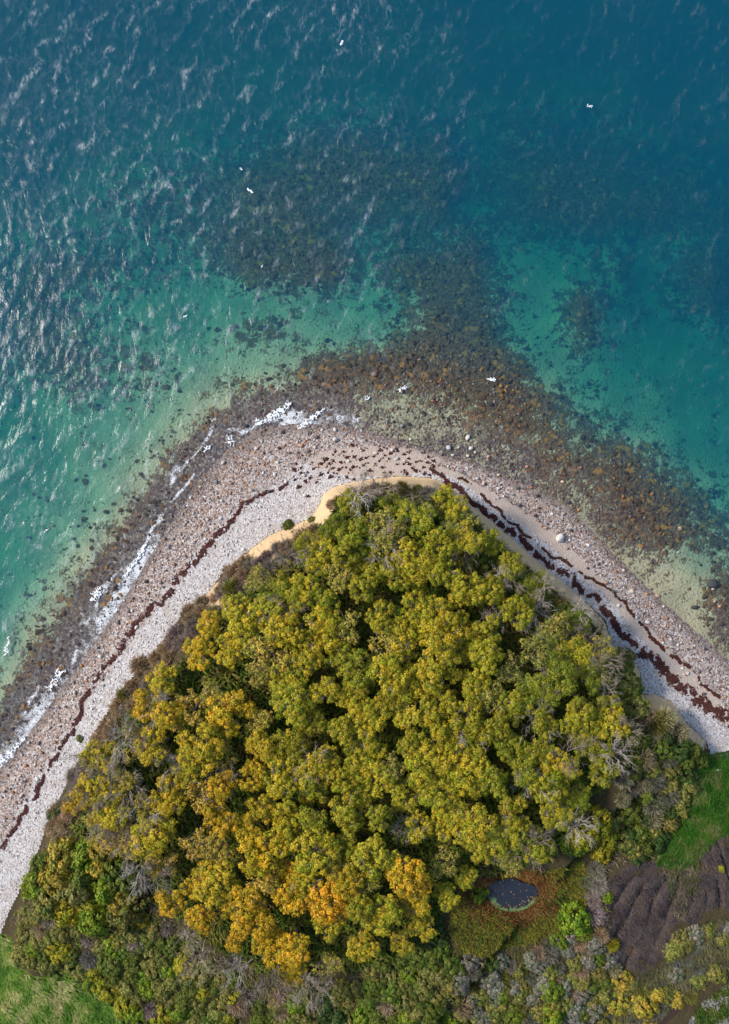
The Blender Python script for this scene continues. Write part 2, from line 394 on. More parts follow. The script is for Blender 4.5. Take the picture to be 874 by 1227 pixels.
# seabed weed, sampled from the photograph every 43.7 px across and 40 px down (0 sand .. 9 weed)
WEED = """
111111111111111111111
111111111111111111111
111111111111111111111
111111122323334433222
111112245665625554433
111344567787856776654
112455577665725787755
344445688635462334355
566532477846873125268
664321123224774173356
665321343124883163112
456452223788998231111
235342466743457632211
223224888843346554311
222248888888855658532
222378888888855448863
223688888888855435755
126888888888855432315
248888888888855433127
378888888888855443316
488888888888855443332
688888888888855443332
888888888888855443332
""".split()
WEED = np.array([[int(c) for c in r] for r in WEED], float) / 9.0
def weed_at(px, py):
    u = np.clip(np.asarray(px) / 43.7, 0, 19.999); v = np.clip(np.asarray(py) / 40.0, 0, len(WEED) - 1.001)
    i = np.floor(u).astype(int); j = np.floor(v).astype(int); fu = u - i; fv = v - j
    return (WEED[j, i] * (1 - fu) + WEED[j, i + 1] * fu) * (1 - fv) + (WEED[j + 1, i] * (1 - fu) + WEED[j + 1, i + 1] * fu) * fv

HEATH = [(712, 1046), (745, 1052), (765, 1038), (795, 1042), (812, 1054), (842, 1052), (850, 1022), (880, 1000), (900, 1102), (862, 1098), (838, 1112), (822, 1108), (812, 1132), (800, 1150), (788, 1172), (762, 1168), (748, 1180), (728, 1165), (736, 1130), (722, 1105), (730, 1085), (705, 1072)]
GRASS_R = [(846, 905), (858, 912), (900, 905), (900, 990), (862, 1010), (845, 1030), (825, 1045), (790, 1040), (800, 1020), (822, 985), (842, 945)]
GRASS_L = [(-30, 1130), (2, 1140), (14, 1170), (45, 1178), (75, 1170), (110, 1195), (140, 1215), (150, 1260), (-30, 1260)]
CLEAR = [(540, 1092), (545, 1070), (580, 1055), (640, 1045), (700, 1035), (715, 1060), (705, 1090), (680, 1115), (640, 1138), (590, 1146), (552, 1140), (538, 1115)]
SCRUB_G = [(720, 1180), (762, 1180), (800, 1162), (815, 1122), (850, 1112), (900, 1100), (900, 1150), (850, 1185), (810, 1215), (790, 1240), (720, 1240)]
PATH = [(800, 1235), (835, 1200), (860, 1180), (900, 1160)]

def terrain(x, y):
    dW = pdist(WW, x, y); inW = inside(WW, x, y); dW = np.where(inW, dW, -dW)
    dB, wid = pdist(BW, x, y, BWID); _, snd = pdist(BW, x, y, BSND); _, ris = pdist(BW, x, y, BRIS)
    inB = inside(BW, x, y); dBs = np.where(inB, dB, -dB)
    sea = -0.060 * np.abs(dW) ** 1.09 * (0.42 + 0.58 * sstep(0, 16, np.abs(dW))) * (0.75 + 0.5 * fbm(x / 9, y / 9, 3, 3)) - 0.05 * fbm(x, y, 8, 2)
    tx, ty = toimg(x, y, 0)
    sea = sea * (1 - 0.62 * np.exp(-((tx - 530) / 110) ** 2 - ((ty - 495) / 62) ** 2)) * (1 - 0.5 * np.exp(-((tx - 818) / 42) ** 2 - ((ty - 705) / 40) ** 2))
    sea = sea * (1 + 0.35 * np.exp(-((tx - 790) / 150) ** 2 - ((ty - 470) / 120) ** 2)) * (1 - 0.58 * sstep(0.10, 0.85, weed_at(tx, ty)) * sstep(-80, 60, ty) * sstep(-60, 40, tx) * sstep(940, 840, tx))
    sea = np.maximum(sea, -18 + 0 * sea)
    u = np.clip(dW / (dW + dB + 1e-6), 0, 1)
    beach = ZB * u ** 0.9 + 0.10 * (fbm(x * 0.8, y * 0.8, 5, 3) - 0.5) * np.clip(u * 6, 0, 1)
    wob = wid * (0.75 + 0.6 * fbm(x / 3.0, y / 3.0, 21, 3))
    f = sstep(0, 1, dB / wob)
    top = ZB + ris * f + 0.5 * (fbm(x / 7, y / 7, 31, 3) - 0.5) * f + 0.35 * (fbm(x * 0.7, y * 0.7, 33, 3) - 0.5) * sstep(0.5, 2.5, dB)
    px, py = toimg(x, y, PZ)
    pd = np.hypot((px - POND[0]) / 34.0, (py - POND[1]) / 24.0)
    # pond hollow
    top = top * sstep(0.85, 2.2, pd) + (4.15 + 0.9 * sstep(0.85, 2.2, pd)) * (1 - sstep(0.85, 2.2, pd)) if True else top
    top = np.where(pd < 0.97, 3.75, top)
    # long ruts in the heather, running down-left
    hm = sstep(0, 6, np.where(inside(HEATH, px, py), pdist(HEATH, px, py, closed=True), 0))
    hm = hm; ang = np.arctan2(py - 940.0, px - 850.0)
    rut = np.abs(np.sin(ang * 25 + 3.4 * fbm(px / 60, py / 60, 41, 3))) ** 0.28
    top = top - hm * 1.15 * (1 - rut) * sstep(0.35, 0.6, fbm(px / 22, py / 40, 43, 2))
    z = np.where(inB, top, np.where(inW, beach, sea))
    return z, dW, dBs, inW, inB, wob, snd
def ground_z(x, y):
    z = terrain(np.atleast_1d(np.asarray(x, float)), np.atleast_1d(np.asarray(y, float)))[0]
    return z if np.ndim(x) else float(z[0])

def axis(lim, step, far):
    a = list(np.arange(-lim, lim + step / 2, step)); s = step; e = lim
    ext = []
    while e < far:
        s = min(s * 1.35, 200); e += s; ext.append(e)
    return np.array([-q for q in ext[::-1]] + a + ext)
# ------------------------------------------------------------------ the ground: seabed, beach and headland from one height field
gx, gy = axis(64, 0.25, 1800), axis(88, 0.25, 1800)
X, Y = np.meshgrid(gx, gy); sh = X.shape; X = X.ravel(); Y = Y.ravel()
Z, DW, DB, INW, INB, WOB, SND = terrain(X, Y)
IX0, IY0 = toimg(X, Y, 0.0); IXP, IYP = toimg(X, Y, PZ)
weed = weed_at(IX0, IY0)
weed = np.clip(weed * 1.12 + 0.10 * sstep(340, 260, IY0) * sstep(90, 150, IY0) * sstep(150, 330, IX0), 0, 1)
weed = weed * (1 - 0.5 * sstep(440, 380, IX0) * sstep(440, 500, IY0) * sstep(4.5, 8.5, -DW))
weed = np.where((IX0 < -60) | (IX0 > 934) | (IY0 < -60), 0.15, weed)
near = sstep(9.0, 0.5, -DW) * (0.4 + 0.6 * sstep(0.2, 0.6, weed))
near = np.where(IX0 > 640, near * 0.45, near)
u = np.clip(DW / (DW - DB + 1e-6), 0, 1)
right = sstep(400, 470, IX0)
bleach = np.where(IX0 < 420, sstep(0.36, 0.72, u), sstep(0.5, 0.78, u))
tipd = np.hypot((IX0 - 450) / 95, (IY0 - 553) / 22)
sandm = np.clip(sstep(1.15, 0.6, tipd) * 0.8 + right * sstep(0.42, 0.52, u) * sstep(0.74, 0.64, u) * 0.85, 0, 1)
wet = sstep(0.22, 0.02, u)
zoneB = np.stack([bleach, sandm, wet], 1)
slope = sstep(1.25, 0.85, DB / WOB)
cliff = SND * slope * sstep(-0.3, 0.15, DB)
def pmask(poly, f=5.0):
    d = pdist(poly, IXP, IYP, closed=True); return sstep(-f, f, np.where(inside(poly, IXP, IYP), d, -d))
grass = np.maximum.reduce([pmask(GRASS_R), pmask(GRASS_L), pmask(SCRUB_G) * 0.42, sstep(6, 30, IYP - 1227 + 0 * IXP) * sstep(160, 100, IXP)])
heath = pmask(HEATH, 16.0)
litter = pmask(CLEAR, 5.0) * sstep(2.2, 1.4, np.hypot((IXP - POND[0]) / 34, (IYP - POND[1]) / 24))
heath = sstep(0.25, 0.75, heath + 1.8 * (fbm(IXP / 9, IYP / 9, 15, 3) - 0.5)); grass = np.maximum(grass, pmask(CLEAR, 5.0) * 0.42)
path = sstep(7, 3, pdist(PATH, IXP, IYP))
zoneH = np.stack([cliff, grass, heath], 1); zoneH2 = np.stack([litter, path, 0 * path], 1)
V = np.stack([X, Y, Z], 1)
ny, nx = sh
qi = (np.arange(ny - 1)[:, None] * nx + np.arange(nx - 1)[None, :]).ravel()
Q = np.stack([qi, qi + 1, qi + nx + 1, qi + nx], 1)
cls = np.where(INB[Q].sum(1) >= 2, 2, np.where(INW[Q].sum(1) >= 2, 1, 0))
def sub(k, name, mat, attrs):
    q = Q[cls == k]; ids, inv = np.unique(q, return_inverse=True)
    me = mesh_np(name, V[ids], inv.reshape(-1, 4), {a: v[ids] for a, v in attrs.items()})
    return tag(obj(name, me, mat), kind='structure')
tag(sub(0, 'seabed', M_SEABED, {'weed': weed, 'near': near}), 'seabed of pale sand and dark brown weed under clear water')
tag(sub(1, 'beach', M_BEACH, {'zone': zoneB}), 'pale shingle beach curving round the wooded headland')
tag(sub(2, 'headland', M_HEAD, {'zone': zoneH, 'zone2': zoneH2}), 'wooded headland ground with sandy cliff rim')

# ------------------------------------------------------------------ the sea: closed body with real waves
def cap(px, py, a, b, r):
    (x1, y1), (x2, y2) = a, b; dx, dy = x2 - x1, y2 - y1
    t = np.clip(((px - x1) * dx + (py - y1) * dy) / (dx * dx + dy * dy + 1e-9), 0, 1)
    return np.hypot(px - x1 - t * dx, py - y1 - t * dy) / r
wx, wy = axis(64, 0.3, 1700), axis(88, 0.3, 1700)
X, Y = np.meshgrid(wx, wy); wsh = X.shape; X = X.ravel(); Y = Y.ravel()
fine = (np.abs(X) < 70) & (np.abs(Y) < 95)
dW = pdist(WW, X, Y); dsea = np.where(inside(WW, X, Y), -dW, dW)
ipx, ipy = toimg(X, Y)
# wind comes from the left; the right side lies in the lee
lee = np.clip(1 - sstep(300, 640, ipx + 0.25 * (ipy - 200)), 0, 1)
calm = 0.22 + 0.78 * lee
def train(ang, lam, seed, warp=1.4, sharp=1.5):
    c, s = cos(radians(ang)), sin(radians(ang))
    wxp = X + warp * 2 * (fbm(X / 6, Y / 6, seed, 3) - 0.5) * 2; wyp = Y + warp * 2 * (fbm(X / 6, Y / 6, seed + 9, 3) - 0.5) * 2
    ph = (wxp * c + wyp * s) * 2 * pi / lam
    env = sstep(0.25, 0.75, fbm(X / (lam * 1.6), Y / (lam * 1.6), seed + 20, 2))
    return ((0.5 + 0.5 * np.sin(ph)) ** sharp - 0.4) * (0.3 + 0.7 * env)
hgt = 0.20 * train(-28, 4.6, 50, 2.0, 2.2) + 0.16 * train(-48, 2.9, 60, 1.6, 2.0) + 0.14 * train(-6, 2.0, 70, 1.2, 1.8) + 0.10 * train(-30, 1.25, 80, 0.8, 1.6)
damp = sstep(0.0, 9.0, dsea) * 0.85 + 0.15 * sstep(-1, 2, dsea)
WZ = 0.38 * hgt * calm * damp * fine
# foam: swash lace along the windward shore; crest: mask for the painted sheen and bubble streaks
lace_w = np.where(ipx < 470, 1.0, np.clip(1 - (ipx - 470) / 60, 0, 1))
foam = lace_w * (0.30 + 0.70 * sstep(0.32, 0.52, fbm(X / 9, Y / 9, 93, 2))) * (sstep(-0.9, 0.1, dsea) * sstep(4.2, 0.8, dsea) * 0.68 * (0.5 + 1.0 * fbm(X / 4, Y / 4, 90, 2)))
hlo, hhi = np.percentile(hgt[fine], [66, 97])
crest = (0.14 + 1.0 * sstep(hlo, hhi, hgt)) * (0.20 + 0.80 * lee) * sstep(0.5, 5, dsea) * fine * (0.35 + 0.65 * sstep(0.35, 0.6, fbm(X / 7, Y / 7, 95, 2)))
foam = np.maximum(foam, lace_w * 0.40 * sstep(7.5, 2.0, dsea) * sstep(-0.5, 0.5, dsea) * sstep(0.45, 0.62, fbm(X / 4.5, Y / 4.5, 97, 3)))
for d0, seed_, amp in ((1.4, 131, 0.90), (3.2, 137, 0.72), (5.6, 141, 0.55)):
    wobl = 5.5 * (fbm(X / 6, Y / 6, seed_, 4) - 0.5)
    seg = sstep(0.48, 0.66, fbm(X / 5 + 5, Y / 5, seed_ + 2, 3))
    foam = np.maximum(foam, lace_w * sstep(470, 400, ipx) * amp * seg * np.exp(-((dsea - d0 - wobl) / (0.3 + 0.9 * fbm(X / 3, Y / 3, seed_ + 7, 2) ** 2)) ** 2))
ripple = (0.05 + 0.13 * calm) * (0.35 + 0.65 * sstep(0, 6, dsea)) * fine + 0.2 * (~fine)
nV = len(X)
top = np.stack([X, Y, WZ], 1)
wny, wnx = wsh
qi = (np.arange(wny - 1)[:, None] * wnx + np.arange(wnx - 1)[None, :]).ravel()
Qt = np.stack([qi, qi + 1, qi + wnx + 1, qi + wnx], 1)
idx = np.arange(nV).reshape(wsh)
ring = np.concatenate([idx[0, :-1], idx[:-1, -1], idx[-1, :0:-1], idx[:0:-1, 0]])
low = top[ring].copy(); low[:, 2] = -30.0
nr = len(ring); r2 = np.roll(np.arange(nr), -1)
Qs = np.stack([ring, nV + np.arange(nr), nV + r2, ring[r2]], 1)
cen = np.array([[0, 0, -30.0]])
Tb = np.stack([nV + r2, nV + np.arange(nr), np.full(nr, nV + nr)], 1)
allv = np.concatenate([top, low, cen]); pad = np.zeros(nr + 1)
me = mesh_np('sea', allv, [Tb, np.concatenate([Qt, Qs])], {'foam': np.concatenate([foam, pad]), 'ripple': np.concatenate([ripple, pad]), 'crest': np.concatenate([crest, pad])})
tag(obj('sea', me, M_WATER), 'blue green sea with small wind waves around the headland', kind='structure')

# ------------------------------------------------------------------ foam patches
def foam_patch(a, b, width, label, seed, dens=0.5):
    ax, ay = unproj(*a); bx_, by_ = unproj(*b); L = math.hypot(bx_ - ax, by_ - ay) + width * K
    st = 0.06; wd = width * K
    uu, vv = np.meshgrid(np.arange(-L / 2, L / 2, st), np.arange(-wd, wd, st)); us = uu.shape
    tt = uu / (L / 2)
    prof = np.sqrt(np.clip(1 - tt ** 2, 0, 1)) * wd * 0.55
    bow = 0.18 * wd * tt ** 2
    dd = np.abs(vv - bow) / (prof + 1e-6)
    wu = uu + 0.5 * (fbm(uu * 1.5, vv * 1.5, seed + 5, 2) - .5); wv_ = vv + 0.5 * (fbm(uu * 1.5 + 9, vv * 1.5, seed + 6, 2) - .5)
    nz = 1 - 1.6 * np.abs(fbm(wu * 2.8 + seed * 7, wv_ * 2.8, seed, 3) - 0.5) * 2
    fld = (1 - dd) * 0.8 + (nz - 0.72) * 2.2 + (dens - 0.62) * 1.6
    keep = fld > 0.12
    zz = 0.03 + 0.08 * np.clip(fld, 0, 1) + 0.03 * fbm(uu * 4, vv * 4, seed + 3, 2)
    ang = math.atan2(by_ - ay, bx_ - ax)
    vtx = np.stack([uu.ravel(), vv.ravel(), zz.ravel()], 1)
    n1, n2 = us; q = (np.arange(n1 - 1)[:, None] * n2 + np.arange(n2 - 1)[None, :])
    kq = (keep[:-1, :-1] & keep[1:, 1:] & keep[1:, :-1] & keep[:-1, 1:]).ravel(); q = q.ravel()[kq]
    F = np.stack([q, q + 1, q + n2 + 1, q + n2], 1)
    if len(F) < 6: return
    par = {}
    def fnd(a_):
        while par.setdefault(a_, a_) != a_: par[a_] = par[par[a_]]; a_ = par[a_]
        return a_
    for f in F.tolist():
        r0 = fnd(f[0])
        for e_ in f[1:]: par[fnd(e_)] = r0
    rid = np.array([fnd(f[0]) for f in F.tolist()]); big = np.bincount(rid).argmax(); F = F[rid == big]
    ids, inv = np.unique(F, return_inverse=True); tv = vtx[ids]; n = len(tv); F = inv.reshape(-1, 4)
    bv = tv.copy(); bv[:, 2] = -0.03                        # closed underside
    ed = {}
    for f in F:
        for k in range(4):
            e = (int(f[k]), int(f[(k + 1) % 4])); r = (e[1], e[0])
            if r in ed: del ed[r]
            else: ed[e] = 1
    side = np.array([(b_, a_, a_ + n, b_ + n) for a_, b_ in ed])
    me = mesh_np('wave_foam', np.concatenate([tv, bv]), np.concatenate([F, F[:, ::-1] + n, side]))
    o = obj('wave_foam', me, M_FOAM, loc=((ax + bx_) / 2, (ay + by_) / 2, 0.06), rot=(0, 0, ang))
    return tag(o, label, 'foam', 'patches of white foam')
FOAMS = [((312, 508), (354, 480), 9, 'long bright white breaker nearest the tip of the headland', .75), ((360, 513), (388, 491), 7, 'narrow white breaker just right of the longest breaker', .7),
         ((268, 548), (284, 512), 18, 'wide lacy foam patch where the left shore bends', .5), ((290, 506), (318, 500), 12, 'ragged foam joining the longest breaker on its left', .42),
         ((247, 540), (255, 528), 7, 'small white foam cap left of the wide lacy patch', .7), ((152, 690), (176, 654), 7, 'white breaker strip on the middle of the left shore', .65),
         ((112, 718), (120, 706), 8, 'rounded white foam cap off the left shore', .8), ((55, 832), (80, 798), 9, 'bright white breaker on the lower left shore', .7),
         ((0, 918), (30, 886), 9, 'foam strip on the shore at the left picture edge', .6), ((2, 796), (12, 766), 9, 'curled white crest at the left picture edge', .5),
         ((405, 487), (440, 478), 12, 'foam lace around the rocks at the tip', .42), ((470, 470), (492, 464), 8, 'foam swirling round the dark boulder off the tip', .5),
         ((585, 455), (598, 455), 5, 'small pair of foam flecks over the weed reef', .6), ((700, 124), (712, 130), 6, 'small bright whitecap in the dark upper right sea', .7),
         ((296, 226), (303, 231), 6, 'white fleck left of the weed bed', .7), ((285, 200), (298, 208), 7, 'open foam ring above the weed bed', .4), ((408, 58), (413, 44), 6, 'thin whitecap near the top centre', .6),
         ((396, 180), (406, 174), 6, 'whitecap right of the open foam ring', .55), ((219, 382), (231, 374), 6, 'white fleck over the pale green shallows', .6), ((300, 335), (316, 318), 5, 'short foam streak between the weed and the green shallows', .5),
         ((344, 12), (352, 2), 6, 'whitecap at the top edge of the picture', .6), ((476, 62), (486, 72), 8, 'loose foam fleck right of the thin top whitecap', .4), ((805, 100), (820, 106), 9, 'sparse foam fleck in the upper right corner', .35),
         ((738, 322), (745, 330), 5, 'tiny fleck over the calm right hand sea', .4), ((48, 640), (62, 632), 7, 'foam crest out from the left shore', .45), ((62, 812), (100, 770), 13, 'loose foam lace above the lower left breaker', .3),
         ((205, 632), (240, 585), 9, 'thin lace of foam along the upper left shore', .28), ((118, 762), (150, 716), 9, 'thin lace of foam below the rounded cap', .3)]
for k, f in enumerate(FOAMS):
    if k in (17, 20, 21, 22, 23): continue
    w_ = f[2] * (0.55 if 13 <= k <= 24 else 0.9); foam_patch(f[0], f[1], w_, f[3], 200 + 13 * k, f[4] * (0.9 if 13 <= k <= 24 else 1))

# ------------------------------------------------------------------ stones
def ico(sub=1):
    import bmesh
    bm = bmesh.new(); bmesh.ops.create_icosphere(bm, subdivisions=sub, radius=1.0)
    bm.verts.ensure_lookup_table()
    v = np.array([q.co[:] for q in bm.verts]); f = np.array([[q.index for q in p.verts] for p in bm.faces]); bm.free()
    return v, f
ICO1 = ico(1); ICO2 = ico(2); ICO3 = ico(3)
PAL_MIX = np.array([(0.08, 0.07, 0.07), (0.18, 0.14, 0.13), (0.31, 0.21, 0.165), (0.40, 0.26, 0.18), (0.40, 0.35, 0.33), (0.54, 0.44, 0.39), (0.55, 0.50, 0.46), (0.66, 0.63, 0.60), (0.40, 0.19, 0.08), (0.22, 0.20, 0.21)])
PAL_WHITE = np.array([(0.34, 0.31, 0.30), (0.48, 0.46, 0.46), (0.55, 0.53, 0.53), (0.62, 0.60, 0.59), (0.72, 0.71, 0.69), (0.54, 0.44, 0.38), (0.20, 0.18, 0.18), (0.45, 0.33, 0.26)])
PAL_WET = np.array([(0.13, 0.105, 0.115), (0.20, 0.16, 0.16), (0.26, 0.205, 0.20), (0.30, 0.23, 0.20), (0.25, 0.22, 0.20), (0.36, 0.32, 0.28), (0.30, 0.15, 0.06)])
def stone_field(name, label, P, sizes, cols, rng, sink=0.3, cat='stones'):
    """many stones joined in one mesh (too many and too small to count)"""
    bv, bf = ICO1; n = len(P); m = len(bv)
    jit = 1 + 0.35 * (rng.random((n, m, 1)) - 0.5)
    ax = sizes[:, None] * np.stack([0.8 + 0.6 * rng.random(n), 0.7 + 0.4 * rng.random(n), 0.45 + 0.35 * rng.random(n)], 1)
    v = bv[None] * jit * ax[:, None, :]
    a = rng.random(n) * 2 * pi; c, s = np.cos(a)[:, None], np.sin(a)[:, None]
    vx = v[..., 0] * c - v[..., 1] * s; vy = v[..., 0] * s + v[..., 1] * c
    v = np.stack([vx, vy, v[..., 2]], -1)
    ctr = P.copy(); ctr[:, 2] += ax[:, 2] * (1 - 2 * sink) * 0.6
    v = (v + ctr[:, None, :]).reshape(-1, 3)
    f = (bf[None] + (np.arange(n) * m)[:, None, None]).reshape(-1, 3)
    me = mesh_np(name, v, f, {'scol': np.repeat(cols, m, 0)}, smooth=False)
    return tag(obj(name, me, M_SCOL), label, cat, kind='stuff')
def scatter(n, box, accept, rng, z=0.0):
    """random points in a photo-pixel box, kept with probability accept(px, py, dW, u, x, y)"""
    x0, y0, x1, y1 = box
    px = x0 + rng.random(n) * (x1 - x0); py = y0 + rng.random(n) * (y1 - y0)
    x, y = unproj(px, py, z)
    zt, dw, db, inw, inb, wob, snd = terrain(x, y)
    uu = np.clip(dw / (dw - db + 1e-6), 0, 1)
    pr = accept(px, py, dw, uu, inw, inb, x, y, db)
    k = rng.random(n) < pr
    return np.stack([x, y, zt], 1)[k], px[k], py[k], uu[k], dw[k]
r1 = np.random.default_rng(21)
def acc_low(px, py, dw, uu, inw, inb, x, y, db):
    on = inw & ~inb
    L = sstep(-0.02, 0.05, uu) * np.where(px < 425, sstep(0.66, 0.5, uu), sstep(0.62, 0.35, uu))
    return on * L * (0.12 + 0.88 * sstep(0.40, 0.62, fbm(x / 2.6, y / 2.6, 301, 3)))
P, px, py, uu, _ = scatter(75000, (-30, 470, 904, 1130), acc_low, r1, 0.6)
sz = 0.05 + 0.21 * r1.random(len(P)) ** 4
cols = PAL_MIX[r1.integers(0, len(PAL_MIX), len(P))]; wetk = uu < 0.10 + 0.1 * r1.random(len(P)); cols[wetk] = PAL_WET[r1.integers(0, len(PAL_WET), wetk.sum())]
stone_field('shingle_stones', 'mixed brown grey and white cobbles along the lower beach', P, sz, cols, r1)
def acc_hi(px, py, dw, uu, inw, inb, x, y, db):
    return (inw & ~inb) * np.where(px < 420, sstep(0.42, 0.6, uu), sstep(0.6, 0.74, uu)) * (np.hypot((px - 450) / 95, (py - 553) / 22) > 0.9) * 0.55
P, px, py, uu, _ = scatter(60000, (-30, 520, 904, 1130), acc_hi, r1, 1.0)
sz = 0.06 + 0.12 * r1.random(len(P)) ** 2.5
stone_field('bleached_shingle', 'small white and pale grey pebbles covering the upper beach', P, sz, PAL_WHITE[r1.integers(0, len(PAL_WHITE), len(P))], r1)
def acc_sub(px, py, dw, uu, inw, inb, x, y, db):
    rt = np.where(px > 560, sstep(14, 1, -dw) * 0.7, sstep(4.2, 0.3, -dw) * 0.40)
    tip = sstep(1.0, 0.4, np.hypot((px - 540) / 120, (py - 470) / 90)) * 0.9
    return (~inw) * np.maximum(rt * np.where(px > 785, 0.12, 1), tip) * (0.25 + 0.75 * sstep(0.4, 0.6, fbm(x / 2.5, y / 2.5, 311, 3)))
P, px, py, uu, dw = scatter(42000, (-30, 360, 904, 960), acc_sub, r1)
sz = 0.07 + 0.20 * r1.random(len(P)) ** 2.6
stone_field('submerged_stones', 'dark weedy stones lying in the shallows off the beach', P, sz, PAL_WET[r1.integers(0, len(PAL_WET), len(P))] * 0.75, r1)

# named boulders: photo x, y, length px, width px, turn, colour, label
WHT, GRY, RED, ORG, BLK, CRM, PNK = (0.60, 0.58, 0.53), (0.38, 0.37, 0.37), (0.36, 0.15, 0.09), (0.50, 0.26, 0.10), (0.045, 0.045, 0.055), (0.62, 0.52, 0.38), (0.52, 0.34, 0.27)
BOULD = [(670, 645, 13, 10, 75, WHT, 'large cream white block lying alone on the right beach, biggest stone'), (561, 524, 9, 6, 60, WHT, 'oval white boulder standing in the wet flat off the tip'),
         (565, 537, 7, 6, 0, WHT, 'white boulder just below the oval white boulder'), (538, 536, 8, 7, 0, (0.5, .52, .54), 'pale grey boulder left of the two white boulders'), (550, 536, 5, 4, 20, WHT, 'small white stone between the grey and white boulders'),
         (561, 546, 6, 5, 0, CRM, 'cream boulder ringed by dark weed below the white pair'), (543, 545, 6, 4, 0, WHT, 'flat white stone on the sand edge below the grey boulder'), (586, 547, 6, 5, 30, PNK, 'pinkish boulder right of the white pair'),
         (570, 542, 4, 4, 0, WHT, 'tiny white stone right of the white pair'), (492, 526, 5, 4, 0, WHT, 'small white stone at the edge of the wet flat'), (470, 539, 5, 4, 0, WHT, 'white stone on the sand at the tip'),
         (482, 510, 6, 6, 0, (0.25, .25, .24), 'dark grey boulder in the wet flat near the tip'), (490, 508, 6, 5, 0, BLK, 'black boulder beside the dark grey one off the tip'), (472, 505, 5, 5, 0, BLK, 'small black stone left of the grey boulder off the tip'),
         (449, 448, 10, 9, 30, (0.20, 0.15, 0.14), 'large dark round boulder awash among the weed off the tip'), (503, 430, 6, 4, 10, PNK, 'pale topped boulder breaking the water above the reef'), (477, 460, 4, 4, 0, ORG, 'ochre stone above the foam ringed boulder'),
         (482, 468, 8, 6, -40, (0.12, 0.08, 0.06), 'dark boulder ringed by foam off the tip'), (588, 484, 10, 6, -15, BLK, 'flat dark boulder in the weed right of the tip'), (530, 499, 7, 5, -60, (0.10, .07, .05), 'brown boulder in the olive flat'),
         (519, 480, 6, 3, -20, RED, 'red stone in the olive flat'), (529, 484, 4, 3, 0, RED, 'small red stone just right of the long red stone'), (418, 553, 6, 5, 0, WHT, 'white slab on the cream sand at the tip'),
         (475, 550, 8, 5, 20, WHT, 'broad white slab on the sand above the wrack'), (450, 543, 7, 5, -10, CRM, 'cream slab on the sand left of the broad slab'), (402, 527, 8, 7, 0, (0.55, .54, .53), 'pale grey boulder at the left of the tip sand'),
         (335, 537, 6, 5, 0, BLK, 'black boulder on the shingle below the long breaker'), (295, 510, 7, 5, 20, BLK, 'black boulder in the surf left of the long breaker'), (339, 518, 6, 5, 0, BLK, 'black boulder between the two long breakers'),
         (380, 524, 6, 5, 30, (0.10, .09, .09), 'dark boulder on the shingle right of the breakers'), (333, 554, 6, 5, 0, WHT, 'white boulder on the brown shingle near the bend'), (317, 515, 5, 5, 0, (0.12, 0.10, 0.1), 'dark round stone under the long breaker'),
         (314, 484, 4, 4, 0, RED, 'small red stone offshore of the long breaker'), (165, 751, 7, 5, 50, WHT, 'white block lying on the left seaweed line'), (137, 703, 9, 7, 20, (0.16, 0.13, 0.12), 'dark boulder in the surf at the left shore'),
         (188, 745, 5, 4, 0, WHT, 'white stone on brown shingle above the left seaweed line'), (266, 600, 6, 5, 0, WHT, 'white stone on the shingle near the upper left seaweed'), (293, 658, 6, 5, 0, (0.7, .7, .72), 'pale boulder at the foot of the left slope'),
         (366, 594, 6, 5, 0, WHT, 'white stone on the upper shingle left of the tip cliff'), (757, 708, 7, 6, 10, CRM, 'tan boulder on the sand above the right seaweed'), (775, 712, 6, 5, 0, ORG, 'orange boulder on the right shingle'),
         (789, 714, 8, 6, -10, (0.45, .3, .22), 'brown boulder at the water edge of the right beach'), (775, 745, 8, 6, -20, WHT, 'white oval boulder on the lower right sand'), (748, 752, 4, 4, 0, WHT, 'small white stone on the right wrack line'),
         (827, 706, 6, 4, 55, (0.14, 0.08, 0.05), 'brown oval stone on the pale sandy shallows'), (856, 706, 6, 4, 15, CRM, 'cream stone on the dark rock of the right shallows'), (864, 727, 5, 4, 0, (0.6, .28, .16), 'salmon stone among the right hand dark rocks'),
         (858, 721, 4, 4, 0, PNK, 'pink stone beside the salmon stone'), (817, 633, 7, 6, 20, (0.55, .33, .2), 'peach boulder in the weedy right shallows'), (765, 645, 9, 5, 35, (0.12, .1, .07), 'dark slab in the right shallows'),
         (637, 584, 6, 5, 0, RED, 'rust red boulder on the wet right flat'), (620, 585, 6, 6, 0, (0.10, .12, .11), 'dark green boulder on the wet right flat'), (645, 594, 6, 5, 0, BLK, 'black boulder below the rust red boulder'),
         (682, 602, 7, 6, 0, (0.06, .07, .1), 'blue black boulder at the right shore edge'), (694, 611, 5, 4, 20, ORG, 'ochre stone beside the blue black boulder'), (697, 560, 5, 4, 0, RED, 'reddish stone in the right shallows'),
         (632, 559, 5, 4, 0, (0.6, .28, .2), 'salmon pink stone in the right shallows near the flat'), (675, 577, 6, 4, 0, CRM, 'cream flat stone in the right shallows'), (598, 569, 6, 4, 10, CRM, 'cream boulder at the edge of the right wet flat'),
         (609, 571, 6, 4, -30, (0.2, .15, .11), 'brown block right of the cream boulder'), (846, 778, 5, 4, 0, BLK, 'dark stone on the far right shingle'), (815, 662, 6, 4, 0, (0.4, .42, .4), 'grey stone in the sandy right shallows'),
         (834, 728, 12, 7, 20, BLK, 'long black rock on the sand of the right shallows'), (845, 716, 9, 6, 50, (0.06, .05, .05), 'black rock above the long black rock'), (855, 700, 16, 14, 0, (0.05, .055, .06), 'biggest black rock in the right shallows'),
         (852, 742, 10, 6, -30, (0.07, .055, .045), 'dark rock below the long black rock'), (866, 748, 9, 6, 30, (0.06, .05, .045), 'dark rock at the right picture edge')]
